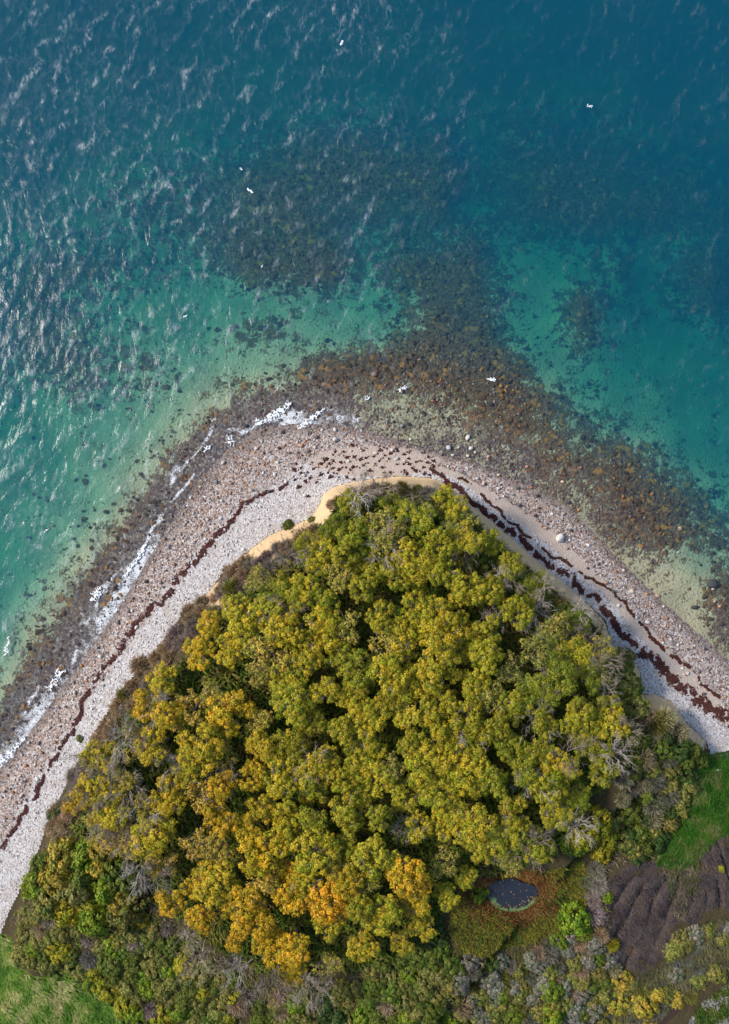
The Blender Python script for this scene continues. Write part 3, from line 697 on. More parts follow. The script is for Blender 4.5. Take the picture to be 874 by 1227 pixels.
def stone_mesh(seed, src):
    rng = np.random.default_rng(seed); v, f = src; d = v.copy()
    for _ in range(7):                                    # knock planar facets off a lumpy ball
        nrm = rng.normal(size=3); nrm /= np.linalg.norm(nrm); k = 0.62 + 0.25 * rng.random()
        dot = d @ nrm; d = d - np.maximum(dot - k, 0)[:, None] * nrm * 0.9
    d *= (1 + 0.16 * (fbm(v[:, 0] * 2 + seed, v[:, 1] * 2 + v[:, 2] * 1.7, seed, 3) - 0.5))[:, None]
    d /= np.abs(d).max(0)
    return mesh_np('boulder', d, f, smooth=True)
SM = [stone_mesh(400 + k, ICO3 if k < 4 else ICO2) for k in range(9)]
for m_ in SM: m_.materials.append(M_STONE)
def put_stone(x, y, l, wd, ang, col, label, k, name='boulder', cat='boulder', group='boulders'):
    o = bpy.data.objects.new(name, SM[k % len(SM)]); COL.objects.link(o)
    hz = 0.42 * min(l, wd) * 1.15
    o.location = (x, y, ground_z(x, y) + hz * 0.45); o.scale = (l / 2, wd / 2, hz)
    o.rotation_euler = (random.uniform(-.12, .12), random.uniform(-.12, .12), radians(ang)); o.color = (*col, 1)
    return tag(o, label, cat, group)
for k, b in enumerate(BOULD):
    x, y = unproj(b[0], b[1], 0.4); q_ = 1.0 if k == 0 else 0.8; put_stone(float(x), float(y), b[2] * K * q_, b[3] * K * q_, b[4], b[5], b[6], k, group='boulders of the shore')
# larger cobbles picked out one by one
r2g = np.random.default_rng(77); cobs = []
def acc_c(px, py, dw, uu, inw, inb, x, y, db):
    return (inw & ~inb) * np.where(px < 425, sstep(0.75, 0.5, uu), sstep(0.66, 0.4, uu))
P, px, py, uu, dw = scatter(5000, (4, 490, 870, 1090), acc_c, r2g, 0.6)
names = {0: 'charcoal', 1: 'dark brown', 2: 'brown', 3: 'tan', 4: 'grey', 5: 'pinkish', 6: 'pale', 7: 'white', 8: 'rust', 9: 'slate grey'}
last = []
for i in range(len(P)):
    if len(cobs) >= 210: break
    if any((px[i] - a) ** 2 + (py[i] - b) ** 2 < 81 for a, b in last) or any((px[i] - b[0]) ** 2 + (py[i] - b[1]) ** 2 < 120 for b in BOULD): continue
    last.append((px[i], py[i])); cobs.append((px[i], py[i], P[i], int(r2g.choice([0, 1, 2, 3, 4, 5, 6, 7, 7, 7, 6, 8, 9]))))
for side, nm in ((0, 'left'), (1, 'right')):
    grp = sorted([c for c in cobs if (c[0] >= 440) == bool(side)], key=lambda c: c[1] if side else -c[1])
    for k, c in enumerate(grp):
        s_ = (0.32 + 0.30 * random.random() ** 2)
        put_stone(c[2][0], c[2][1], s_ * 1.2, s_, random.uniform(0, 180), PAL_MIX[c[3]],
                  f'{names[c[3]]} cobble on the {nm} beach, {nth(k + 1)} going {"down" if side else "up"} the shore', k + 3, 'cobble', 'cobble', 'larger cobbles on the shingle')

# ------------------------------------------------------------------ seaweed: wrack lines on the beach, tufts in the shallows
def frond_field(name, label, P, size, cols, rng, hgt=0.12, cat='seaweed', up=0.0):
    n = len(P); m = 7
    a = rng.random((n, 1)) * 2 * pi + np.arange(m - 1)[None, :] * 2 * pi / (m - 1)
    r = size[:, None] * (0.45 + 0.9 * rng.random((n, m - 1)))
    el_ = 0.5 + rng.random((n, 1)) * 1.0; th = rng.random((n, 1)) * pi
    lx, ly = r * np.cos(a), r * np.sin(a) * el_
    rx = P[:, :1] + lx * np.cos(th) - ly * np.sin(th); ry = P[:, 1:2] + lx * np.sin(th) + ly * np.cos(th)
    rz = P[:, 2:3] - 0.02 + up * rng.random((n, m - 1)) * size[:, None]
    cx = np.stack([P[:, 0], P[:, 1], P[:, 2] + hgt * (0.5 + rng.random(n))], 1)
    v = np.concatenate([np.stack([rx, ry, rz], -1), cx[:, None, :]], 1).reshape(-1, 3)
    k = np.arange(m - 1); f = np.stack([k, (k + 1) % (m - 1), np.full(m - 1, m - 1)], 1)
    F = (f[None] + (np.arange(n) * m)[:, None, None]).reshape(-1, 3)
    me = mesh_np(name, v, F, {'scol': np.repeat(cols, m, 0)}, smooth=False)
    return tag(obj(name, me, M_SCOL), label, cat, kind='stuff')
def wrack(name, label, line, width, n, thr, cols, seed, size=0.17, freq=0.55):
    rng = np.random.default_rng(seed); pts = np.array([l[:2] for l in line], float); wd = np.array([l[2] for l in line], float)
    seg = np.hypot(*np.diff(pts, axis=0).T); cs = np.concatenate([[0], np.cumsum(seg)]); t = rng.random(n) * cs[-1]
    px = np.interp(t, cs, pts[:, 0]); py = np.interp(t, cs, pts[:, 1]); ww = np.interp(t, cs, wd)
    i = np.clip(np.searchsorted(cs, t) - 1, 0, len(seg) - 1); d = np.diff(pts, axis=0)[i] / seg[i][:, None]
    off = rng.normal(size=n) * 0.55 * ww * width; wig = (fbm(t / 14, 0 * t, seed, 3) - 0.5) * 11
    px = px - d[:, 1] * (off + wig); py = py + d[:, 0] * (off + wig)
    k = fbm(px / 9 * freq * 2, py / 9 * freq * 2, seed + 1, 3) - 0.10 * np.abs(off) / (ww * width + .1) > thr
    px, py = px[k], py[k]; x, y = unproj(px, py, 1.0); z, dw, db, inw, inb, _, _ = terrain(x, y)
    k = inw & (db < 0.3); P = np.stack([x, y, z + 0.03], 1)[k]; n = len(P)
    c = np.array(cols)[rng.integers(0, len(cols), n)]
    return frond_field(name, label, P, size * (0.6 + 0.8 * rng.random(n)), c, rng)
MAROON = [(0.072, 0.016, 0.020), (0.095, 0.022, 0.026), (0.050, 0.013, 0.016), (0.125, 0.035, 0.030), (0.040, 0.018, 0.016)]
MAROON += [(0.10, 0.05, 0.035), (0.16, 0.09, 0.06)]
BROWNW = [(0.075, 0.035, 0.014), (0.11, 0.05, 0.018), (0.05, 0.025, 0.012)]
WL = [(-20, 1046, 4), (0, 1016, 4), (18, 990, 3), (38, 962, 4.5), (55, 928, 3), (70, 902, 3.5), (84, 880, 4.5), (98, 848, 4), (112, 822, 3.4), (128, 798, 4), (150, 766, 5), (170, 742, 6), (190, 722, 5),
      (208, 704, 6), (232, 672, 6.5), (255, 645, 6), (276, 622, 5), (296, 604, 2.6), (320, 593, 2.2), (345, 580, 2)]
wrack('seaweed_wrack', 'dark red seaweed line along the left beach', WL, 0.62, 10000, 0.40, MAROON, 501, 0.14, 0.8)
WR = [(515, 562, 3), (530, 570, 6), (548, 584, 7), (570, 604, 7), (600, 628, 6.5), (640, 660, 6.5), (680, 692, 7), (712, 716, 7), (730, 738, 8), (750, 762, 10), (780, 790, 13), (815, 820, 15), (850, 846, 17), (890, 876, 18)]
wrack('seaweed_wrack', 'broad dark red seaweed band along the right beach below the cliff', WR, 0.42, 19000, 0.40, MAROON, 511, 0.13, 0.9)
WR2 = [(545, 568, 1.5), (575, 592, 2), (610, 622, 2), (650, 656, 2), (690, 684, 2), (735, 712, 2), (760, 738, 2.3), (790, 772, 3), (820, 796, 3.4), (850, 824, 3), (890, 850, 4)]
wrack('seaweed_wrack', 'thin brown seaweed line on the seaward side of the right band', WR2, 0.5, 3600, 0.45, BROWNW + MAROON[:2], 521, 0.15, 0.4)
# loose clumps on the sand at the tip
rs = np.random.default_rng(531); cl = []
for k in range(600):
    px = rs.uniform(352, 522); py = 556 + 0.0016 * (px - 455) ** 2 + rs.normal() * 8.5 - 3
    if len(cl) >= 70 or any((px - a) ** 2 + (py - b) ** 2 < 40 for a, b in cl): continue
    x, y = unproj(px, py, 1.0); _, dw, db, inw, inb, _, _ = terrain(np.array([x]), np.array([y]))
    if inw[0] and not inb[0] and db[0] < -0.4: cl.append((px, py))
cl.sort()
CM = []
for k in range(6):
    rk = np.random.default_rng(540 + k); n = 9
    Pk = np.stack([rk.normal(size=n) * 0.28, rk.normal(size=n) * 0.13, 0 * np.arange(n)], 1)
    o = frond_field('tmp', 'x', Pk, 0.13 + 0.1 * rk.random(n), np.array(MAROON)[rk.integers(0, 5, n)], rk, 0.1); CM.append(o.data); bpy.data.objects.remove(o)
for k, (px, py) in enumerate(cl):
    x, y = unproj(px, py, 1.0); o = obj('seaweed_clump', CM[k % 6], loc=(float(x), float(y), ground_z(float(x), float(y)) + 0.03), rot=(0, 0, random.uniform(-0.5, 0.9)))
    s_ = random.uniform(0.7, 1.25); o.scale = (s_, s_, 1)
    tag(o, f'dark red seaweed clump on the sand at the tip, {nth(k + 1)} from the left', 'seaweed', 'loose seaweed clumps at the tip')
# orange brown tufts and dark weed under water
def acc_t(px, py, dw, uu, inw, inb, x, y, db):
    wv = weed_at(px, py)
    a = sstep(0.5, 0.85, wv) * sstep(0.50, 0.66, fbm(x / 3.2, y / 3.2, 601, 3)) * sstep(22, 3, -dw)
    b = sstep(0.5, 0.8, wv) * sstep(0.52, 0.66, fbm(x / 4, y / 4, 603, 3)) * 0.55
    return (~inw) * (dw < -0.8) * np.maximum(a, b) * np.where(px < 400, 0.45 * sstep(6.5, 3.5, -dw) + (py < 430), 1.0)
P, px, py, uu, dw = scatter(30000, (0, 110, 874, 900), acc_t, rs)
k = rs.random(len(P)) < 0.34
c = np.where(rs.random((len(P), 1)) < np.where(py > 390, 0.42, 0.25)[:, None], [(0.33, 0.16, 0.045)], [(0.085, 0.05, 0.03)])
P[:, 2] = np.minimum(P[:, 2] + 0.15, -0.05)
frond_field('bladderwrack', 'orange brown seaweed tufts growing on the shallow reef', P[k], (0.14 + 0.26 * rs.random(len(P)))[k], c[k], rs, 0.15, up=0.6)
def acc_d(px, py, dw, uu, inw, inb, x, y, db):
    wv = weed_at(px, py); return (~inw) * (dw < -1.5) * sstep(0.2, 0.75, wv + (fbm(x / 3, y / 3, 611, 3) - 0.5) * 1.2) * 0.8
P, px, py, uu, dw = scatter(11000, (-10, 100, 884, 900), acc_d, rs)
P[:, 2] = np.minimum(P[:, 2] + 0.1, -0.12); pal = np.array([(0.055, 0.04, 0.036), (0.085, 0.056, 0.04), (0.12, 0.075, 0.04), (0.05, 0.048, 0.042)])
frond_field('underwater_weed', 'dark brown seaweed beds on the sea floor', P, 0.15 + 0.32 * rs.random(len(P)) ** 1.7, pal[rs.integers(0, 4, len(P))], rs, 0.25, up=0.5)

# ------------------------------------------------------------------ vegetation builders
def leaves(C, Nrm, per, rc, size, rng, bag, up=0.5, flat=0.6):
    """clusters of leaf blades round centres C with outward normals Nrm"""
    n = len(C); m = per
    d = rng.normal(size=(n, m, 3)); d /= np.linalg.norm(d, axis=2)[..., None]
    d[..., 2] = np.abs(d[..., 2]) * 0.9 - 0.15
    rr = rc[:, None, None] * (0.35 + 0.65 * rng.random((n, m, 1)) ** 0.5)
    pos = C[:, None, :] + d * rr * np.array([1, 1, flat])
    nr = Nrm[:, None, :] * 0.5 + np.array([0, 0, up]) + d * 0.7 + rng.normal(size=(n, m, 3)) * 0.35
    nr /= np.linalg.norm(nr, axis=2)[..., None]
    tg = d + rng.normal(size=(n, m, 3)) * 0.6; tg -= (tg * nr).sum(2)[..., None] * nr; tg /= np.linalg.norm(tg, axis=2)[..., None] + 1e-9
    bt = np.cross(nr, tg); s = size * (0.6 + 0.8 * rng.random((n, m, 1)))
    v = np.stack([pos - tg * s * 0.55, pos + bt * s * 0.34 - nr * s * 0.06, pos + tg * s * 0.6 - nr * s * 0.12, pos - bt * s * 0.34 - nr * s * 0.06], 2).reshape(-1, 3)
    q = np.arange(n * m * 4).reshape(-1, 4)
    cr = np.repeat(np.broadcast_to(rng.random((n, 1)), (n, m)).reshape(-1), 4); lr = np.repeat(rng.random(n * m), 4)
    bag.add(v, q, np.stack([cr, lr, 0 * lr], 1))
def dome_points(n, R, hz, rng, mind, low=0.0):
    out = []
    for _ in range(n * 30):
        a = rng.random() * 2 * pi; e = math.asin(low + (1 - low) * rng.random()) if rng.random() < 0.8 else rng.random() * 0.6
        k = 0.72 + 0.28 * rng.random()
        p = np.array([cos(a) * cos(e) * R * k, sin(a) * cos(e) * R * k, sin(e) * hz * k])
        if all(np.sum((p - q) ** 2) > mind * mind for q in out): out.append(p)
        if len(out) >= n: break
    return np.array(out)
def bend(a, b, rng, k=4, amt=0.12):
    a = np.asarray(a, float); b = np.asarray(b, float); t = np.linspace(0, 1, k)[:, None]
    p = a + (b - a) * t; L = np.linalg.norm(b - a)
    p[1:-1] += rng.normal(size=(k - 2, 3)) * amt * L * 0.5
    return p
def oak_variant(seed, R=2.7, zc=4.6, hz=2.3, ncl=50, per=50, lf=0.21, sparse=0.0):
    rng = np.random.default_rng(seed); T = Bag(); C = Bag()
    lean = rng.normal(size=2) * 0.35
    topt = np.array([lean[0], lean[1], zc + 0.5])
    tp = bend((0, 0, -0.6), topt, rng, 6, 0.06); T.add(*tube(tp, np.linspace(0.24, 0.09, 6), 7))
    cs = []
    for _ in range(400):
        a_ = rng.random() * 2 * pi; r_ = R * 0.68 * rng.random() ** 0.5; p_ = np.array([cos(a_) * r_, sin(a_) * r_])
        if all(np.sum((p_ - q_[:2]) ** 2) > 1.2 ** 2 for q_ in cs): cs.append(np.array([*p_, 1.2 - 1.3 * (r_ / R) ** 2 + rng.normal() * 0.42]))
        if len(cs) >= 6: break
    cl = []; nrm = []
    for c_ in cs:
        rs_ = R / 2.7 * (0.82 + 0.45 * rng.random()); d_ = dome_points(max(6, ncl // 5), rs_, rs_ * 0.85, rng, 0.44 if ncl > 50 else 0.54, -0.1)
        cl.append(d_ + c_); nrm.append(d_ / (np.linalg.norm(d_, axis=1)[:, None] + 1e-6))
    cl = np.concatenate(cl); nrm = np.concatenate(nrm)
    base = np.array([lean[0], lean[1], zc]); C0 = cl + base
    nl = 7; la = np.arange(nl) * 2 * pi / nl + rng.random(); ends = []
    for a in la:
        s = tp[2] + (tp[4] - tp[2]) * rng.random(); e = base + np.array([cos(a) * R * 0.55, sin(a) * R * 0.55, 0.4 + rng.random() * 0.9])
        p = bend(s, e, rng, 5, 0.16); T.add(*tube(p, np.linspace(0.11, 0.05, 5), 5)); ends.append(p)
    allp = np.concatenate([e[1:] for e in ends] + [tp[4:]])
    for c in C0:
        j = np.argmin(np.sum((allp - c) ** 2, 1) + rng.random(len(allp)) * 0.6)
        T.add(*tube(bend(allp[j], c + np.array([0, 0, 0.12]), rng, 4, 0.2), np.linspace(0.045, 0.02, 4), 3))
    keep = rng.random(len(C0)) > sparse
    leaves(C0[keep], nrm[keep], per, (0.30 + 0.22 * rng.random(keep.sum())) * R / 2.7, lf, rng, C)
    # thin inner foliage so that the crown has depth
    inner = C0[keep][::2] * np.array([1, 1, 1]) - nrm[keep][::2] * 0.7
    leaves(inner, nrm[keep][::2], per // 2, 0.7 + 0 * inner[:, 0], lf, rng, C)
    return T.mesh('trunk'), C.mesh('crown', 'tint')
def bare_variant(seed, R=2.5, zc=4.2, n1=7, n2=6, n3=8, thick=0.75):
    rng = np.random.default_rng(seed); T = Bag(); B = Bag()
    tp = bend((0, 0, -0.6), (rng.normal() * 0.5, rng.normal() * 0.5, zc), rng, 6, 0.09); T.add(*tube(tp, np.linspace(0.2, 0.09, 6) * thick, 6))
    for a in np.arange(n1) * 2 * pi / n1 + rng.random():
        a = a + rng.normal() * 0.3
        s = tp[3 + int(rng.random() * 3)]; e = tp[5] + np.array([cos(a) * R * (.6 + .4 * rng.random()), sin(a) * R * (.6 + .4 * rng.random()), 0.2 + rng.random() * 1.3])
        p = bend(s, e, rng, 6, 0.2); T.add(*tube(p, np.linspace(0.10, 0.05, 6) * thick, 5))
        for _ in range(n2):
            q = p[2 + int(rng.random() * 4)]; d = (e - s) * (0.25 + 0.3 * rng.random()) + rng.normal(size=3) * 0.55 * R / 2.5
            p2 = bend(q, q + d, rng, 5, 0.25); B.add(*tube(p2, np.linspace(0.055, 0.028, 5) * thick, 4))
            for _ in range(n3):
                q2 = p2[1 + int(rng.random() * 4)]; d2 = d * 0.35 + rng.normal(size=3) * 0.36 * R / 2.5
                B.add(*tube(bend(q2, q2 + d2, rng, 3, 0.2), np.array([0.028, 0.022, 0.012]) * thick, 3))
    return T.mesh('trunk'), B.mesh('branches')
def shrub_leafy(seed, per=44, ncl=34, lf=0.15):
    rng = np.random.default_rng(seed); C = Bag(); S = Bag()
    cl = dome_points(ncl, 1.0, 0.8, rng, 0.24, 0.0); cl[:, :2] *= 0.85 + 0.3 * rng.random((1, 2))
    nrm = cl / (np.linalg.norm(cl, axis=1)[:, None] + 1e-6)
    leaves(cl, nrm, per, 0.20 + 0.10 * rng.random(len(cl)), lf, rng, C, 0.5, 0.7)
    for c in cl[::2]: S.add(*tube(bend((0, 0, -0.3), c, rng, 4, 0.2), np.linspace(0.03, 0.012, 4), 3))
    return S.mesh('stem'), C.mesh('foliage', 'tint')
def shrub_twiggy(seed, n=950, droop=0.3):
    """dense leafless bush: fine twigs fanning out, joined to branching stems"""
    rng = np.random.default_rng(seed); C = Bag(); S = Bag()
    a = rng.random(n) * 2 * pi; e = np.arcsin(rng.random(n)); k = 0.75 + 0.3 * rng.random(n)
    tip = np.stack([np.cos(a) * np.cos(e) * k, np.sin(a) * np.cos(e) * k, np.sin(e) * 0.75 * k], 1)
    root = tip * (0.30 + 0.35 * rng.random((n, 1))) + rng.normal(size=(n, 3)) * 0.06; tip = tip + rng.normal(size=(n, 3)) * 0.10
    mid = (root + tip) / 2 + rng.normal(size=(n, 3)) * 0.05
    d = tip - root; sd = np.cross(d, rng.normal(size=(n, 3))); sd /= np.linalg.norm(sd, axis=1)[:, None]; wv = 0.018 + 0.016 * rng.random((n, 1))
    v = np.stack([root - sd * wv, root + sd * wv, mid + sd * wv * .8, mid - sd * wv * .8, tip + sd * wv * .3, tip - sd * wv * .3], 1).reshape(-1, 3)
    o = np.arange(n)[:, None] * 6; q = np.concatenate([o + [0, 1, 2, 3], o + [3, 2, 4, 5]])
    C.add(v, q, np.stack([np.repeat(rng.random(n), 6), np.repeat(rng.random(n), 6), np.zeros(6 * n)], 1))
    for _ in range(9):
        aa = rng.random() * 2 * pi; p = bend((0, 0, -0.3), (cos(aa) * 0.6, sin(aa) * 0.6, 0.3 + 0.4 * rng.random()), rng, 4, 0.25); S.add(*tube(p, np.linspace(0.045, 0.015, 4), 3))
    return S.mesh('stem'), C.mesh('twigs', 'tint')
OAKS = [oak_variant(700 + k) for k in range(9)]
OAKS_SP = [oak_variant(720 + k, ncl=48, per=28, lf=0.20, sparse=0.2) for k in range(5)]
FINE = [oak_variant(740 + k, R=2.6, ncl=62, per=42, lf=0.17, hz=2.4) for k in range(4)]
BARE = [bare_variant(760 + k) for k in range(5)]
SHL = [shrub_leafy(780 + k) for k in range(6)]
SHT = [shrub_twiggy(800 + k) for k in range(5)]
for grp in (OAKS, OAKS_SP, FINE, SHL, SHT):
    for a, b in grp: a.materials.append(M_BARK); b.materials.append(M_LEAF)
for a, b in BARE: a.materials.append(M_BARK); b.materials.append(M_BARK)
PART2 = {id(m): ('crown') for m in ()}
def plant(name, var, part, x, y, z, s, sz, rot, col, bark, label, cat, group, tilt=(0, 0)):
    e = bpy.data.objects.new(name, None); COL.objects.link(e); e.empty_display_size = 0.3
    e.location = (x, y, z); e.rotation_euler = (tilt[0], tilt[1], rot); e.scale = (s, s, sz)
    tag(e, label, cat, group)
    t = bpy.data.objects.new('trunk' if part in ('crown', 'branches') else 'stem', var[0]); COL.objects.link(t); t.parent = e; t.color = (*bark, 1)
    c = bpy.data.objects.new(part, var[1]); COL.objects.link(c); c.parent = e; c.color = (*col, 1)
    return e
def at_height(px, py, hh):
    """ground point under something that shows at pixel (px, py) and stands hh above the ground"""
    z = PZ
    for _ in range(3):
        x, y = unproj(px, py, z + hh); z = ground_z(float(x), float(y))
    return float(x), float(y), z

# ------------------------------------------------------------------ the wood
WOOD = [(84, 985), (86, 955), (108, 918), (132, 882), (156, 850), (186, 820), (218, 792), (240, 772), (258, 748), (280, 724), (304, 698), (332, 672), (366, 650), (392, 628), (404, 608),
        (436, 596), (490, 593), (532, 598), (562, 620), (590, 650), (625, 680), (655, 705), (690, 730), (712, 755), (725, 790), (735, 830), (742, 870), (740, 915), (722, 945), (690, 965),
        (672, 1005), (655, 1030), (615, 1040), (575, 1050), (545, 1062), (522, 1095), (500, 1125), (455, 1145), (425, 1160), (385, 1168), (330, 1165), (285, 1148), (250, 1130), (222, 1105), (195, 1085), (178, 1050), (150, 1030), (110, 1010)]
rt = np.random.default_rng(901); trees = []
cand = np.stack([rt.uniform(75, 750, 9000), rt.uniform(590, 1175, 9000)], 1); cand = cand[inside(WOOD, cand[:, 0], cand[:, 1])]
for p in cand:
    md = 27.5 + 5 * vnoise(p[0] / 60, p[1] / 60, 5)
    if p[1] < 700: md -= 4
    if all((p[0] - q[0]) ** 2 + (p[1] - q[1]) ** 2 > md * md for q in trees): trees.append((float(p[0]), float(p[1])))
trees = [t for t in trees][:296]
GRAD = [(0.0, (0.135, 0.165, 0.012), 'green'), (0.28, (0.215, 0.215, 0.013), 'olive green'), (0.52, (0.310, 0.262, 0.015), 'olive gold'), (0.74, (0.390, 0.295, 0.015), 'mustard yellow'), (0.9, (0.440, 0.285, 0.012), 'golden'), (1.05, (0.500, 0.260, 0.010), 'orange gold')]
def tree_tone(px, py):
    g = 0.52
    g += 0.27 * float(sstep(400, 250, px) * sstep(680, 780, py)) - 0.17 * float(sstep(720, 640, py)) - 0.20 * float(sstep(520, 640, px))
    g += 0.24 * float(sstep(1000, 1080, py) * sstep(540, 440, px))
    g += 0.75 * (float(fbm(px / 48, py / 48, 77, 3)) - 0.5) + 0.085 * rt.normal()
    return min(max(g, 0.0), 0.93)
def tone_col(g):
    return np.array([np.interp(g, [q[0] for q in GRAD], [q[1][k] for q in GRAD]) for k in range(3)])
def tone_name(g): return min(GRAD, key=lambda q: abs(q[0] - g))[2]
SPECIAL = {(388, 1072): 1.05, (238, 1088): 0.0, (300, 1120): 1.0, (445, 625): 0.0, (590, 700): 0.05, (690, 745): 0.05}
rl = rowlab(trees, 34)
BARKC = [(0.20, 0.16, 0.12), (0.26, 0.22, 0.18), (0.15, 0.12, 0.09)]
for i, (px, py) in enumerate(trees):
    g = tree_tone(px, py)
    for (sx, sy), v in SPECIAL.items():
        if (px - sx) ** 2 + (py - sy) ** 2 < 13 ** 2: g = v
    faded = rt.random() < (0.38 if px < 250 else 0.26 if px > 560 else 0.12)
    c0 = tone_col(g) * (1.13 + 0.22 * rt.random())
    if faded: c0 = c0 * 0.6 + np.array((0.36, 0.29, 0.10)) * 0.4
    var = OAKS_SP[i % 5] if faded else (FINE[i % 4] if g < 0.2 or rt.random() < 0.18 else OAKS[int(rt.random() * 9)])
    edge = float(pdist(WOOD, np.array([px]), np.array([py]), closed=True)[0])
    s = 0.86 + 0.62 * rt.random() ** 1.2; hs = (0.82 + 0.36 * rt.random()) * (0.62 + 0.38 * min(edge / 45, 1))
    if edge < 22: s *= 0.85
    x, y, z = at_height(px, py, 5.4 * hs)
    r_, j_ = rl[i]
    plant('broadleaf_tree', var, 'crown', x, y, z, s, hs, rt.random() * 2 * pi, c0, BARKC[i % 3],
          f'{"faded " if faded else ""}{tone_name(g)} tree, {nth(j_)} from the left in the {nth(r_)} tree row', 'tree', 'trees of the headland wood', (rt.normal() * 0.05, rt.normal() * 0.05))

# bare, grey branched trees along the wind-cut rim
BARES = [(655, 705), (612, 690), (690, 735), (710, 768), (716, 800), (728, 790), (640, 730), (620, 745), (590, 738), (668, 790), (600, 690), (560, 650), (720, 830), (700, 880), (735, 905), (680, 905), (655, 860), (745, 880), (650, 935),
         (112, 905), (130, 925), (105, 955), (150, 890), (175, 900), (160, 950), (128, 985), (175, 975), (165, 870), (205, 915), (150, 1010), (165, 1045), (180, 1065), (215, 1120), (240, 1145), (285, 1165), (330, 1180), (365, 1190), (395, 1185),
         (190, 840), (350, 745), (330, 730), (455, 590), (430, 600), (490, 600), (455, 655), (350, 668), (365, 1055), (395, 1030), (500, 990), (590, 1000), (560, 880), (640, 1010), (365, 920), (265, 940), (690, 1000)]
BARES = [b for b in BARES]
PALE = [(0.44, 0.37, 0.30), (0.36, 0.29, 0.23), (0.50, 0.45, 0.40), (0.30, 0.24, 0.20)]
rb = rowlab(BARES, 90)
for i, (px, py) in enumerate(BARES):
    rim = py < 850 and px > 540
    s = 0.62 + 0.35 * rt.random(); hs = (0.95 if not rim else 0.75) + 0.2 * rt.random()
    x, y, z = at_height(px, py, 4.8 * hs); r_, j_ = rb[i]; pc = PALE[i % 4]
    plant('bare_tree', BARE[i % 5], 'branches', x, y, z, s, hs, rt.random() * 6.28, pc, pc, f'leafless pale tree, {nth(j_)} from the left in the {nth(r_)} row of bare trees', 'bare tree', 'leafless trees', (rt.normal() * 0.12, rt.normal() * 0.12))

# ------------------------------------------------------------------ shrubs
BR, PU, GY, OL, GR, LG, YG, ST, DG, OC = (0.17, 0.115, 0.075), (0.135, 0.10, 0.105), (0.20, 0.185, 0.15), (0.15, 0.145, 0.035), (0.065, 0.105, 0.014), (0.16, 0.22, 0.012), (0.27, 0.25, 0.014), (0.30, 0.245, 0.14), (0.022, 0.060, 0.012), (0.33, 0.22, 0.03)
BR, PU, GY = (0.44, 0.31, 0.205), (0.34, 0.265, 0.25), (0.225, 0.21, 0.165)
OL, GR, LG, YG, ST, DG, OC = (0.215, 0.20, 0.045), (0.12, 0.15, 0.018), (0.18, 0.24, 0.014), (0.33, 0.29, 0.016), (0.38, 0.32, 0.19), (0.05, 0.09, 0.015), (0.36, 0.27, 0.035)
CN = {BR: 'brown', PU: 'purple grey', GY: 'grey', OL: 'olive', GR: 'green', LG: 'bright green', YG: 'yellow green', ST: 'straw coloured', DG: 'dark green', OC: 'ochre'}
shr = []
def shrub(px, py, r_px, col, twig=None, zone='', hz=None):
    shr.append((px, py, r_px, col, twig, zone, hz))
def fill(poly, n, md, rlo, rhi, pal, zone, hz=None):
    xs = [p[0] for p in poly]; ys = [p[1] for p in poly]; got = []
    for _ in range(n * 60):
        p = (rt.uniform(min(xs), max(xs)), rt.uniform(min(ys), max(ys)))
        if not inside(poly, np.array([p[0]]), np.array([p[1]]))[0]: continue
        if all((p[0] - q[0]) ** 2 + (p[1] - q[1]) ** 2 > md * md for q in got):
            got.append(p); col, tw = pal[int(rt.integers(0, len(pal)))]; shrub(p[0], p[1], rt.uniform(rlo, rhi), col, tw, zone, hz)
        if len(got) >= n: break
# west slope: bare thorn scrub
for k, (a, b) in enumerate([((60, 1000), (75, 965)), ((85, 940), (100, 912)), ((105, 900), (135, 860)), ((138, 850), (165, 818)), ((165, 812), (200, 775)), ((200, 775), (232, 745)), ((218, 738), (245, 722)), ((255, 715), (280, 690)), ((272, 690), (300, 675)), ((300, 680), (340, 655)), ((345, 652), (380, 636))]):
    for j in range(8):
        t_ = (j + rt.random()) / 8; shrub(a[0] + (b[0] - a[0]) * t_ + (j % 2) * 9 + rt.normal() * 3, a[1] + (b[1] - a[1]) * t_ + (j % 2) * 9 + rt.normal() * 3, rt.uniform(7, 12), [BR, PU, BR, (BR, PU, OL)[j % 3]][k % 4], True, 'on the west slope', 1.0)
for px, py in [(398, 603), (408, 598), (420, 592), (434, 588), (450, 587), (466, 586), (482, 585), (498, 586), (514, 588), (530, 594), (544, 602), (556, 613), (570, 628), (584, 642), (596, 655), (612, 668), (628, 682), (642, 694), (660, 708), (676, 722), (692, 738), (706, 750)]:
    shrub(px + rt.normal() * 2, py + rt.normal() * 2, rt.uniform(6, 9), [BR, PU, ST, OL][int(rt.integers(0, 4))], True, 'on the cliff rim', 0.7)
# green understorey showing in gaps and along the right rim
fill([(560, 640), (600, 668), (640, 700), (690, 740), (715, 770), (725, 800), (690, 790), (640, 740), (590, 700), (550, 660)], 26, 15, 10, 15, [(GR, False), (LG, False), (GR, False), (OL, False)], 'behind the right rim', 0.9)
fill([(738, 785), (762, 800), (762, 830), (745, 860), (735, 840), (730, 800)], 9, 11, 9, 13, [(GR, False), (OL, False), (OL, False)], 'on the sandy spur', 0.8)
fill([(745, 850), (775, 845), (800, 860), (820, 880), (822, 930), (800, 970), (775, 990), (755, 975), (745, 935), (740, 890)], 30, 14, 9, 14, [(OL, False), (GY, True), (ST, True), (DG, False), (GR, False), (BR, True)], 'in the right thicket', 1.0)
fill([(800, 940), (835, 900), (843, 920), (830, 955), (810, 990), (790, 1018), (765, 1030), (750, 1012), (770, 990)], 24, 11, 8, 11, [(DG, False), (GR, False), (DG, False), (GR, False), (OL, False)], 'in the clipped hedge', 1.0)
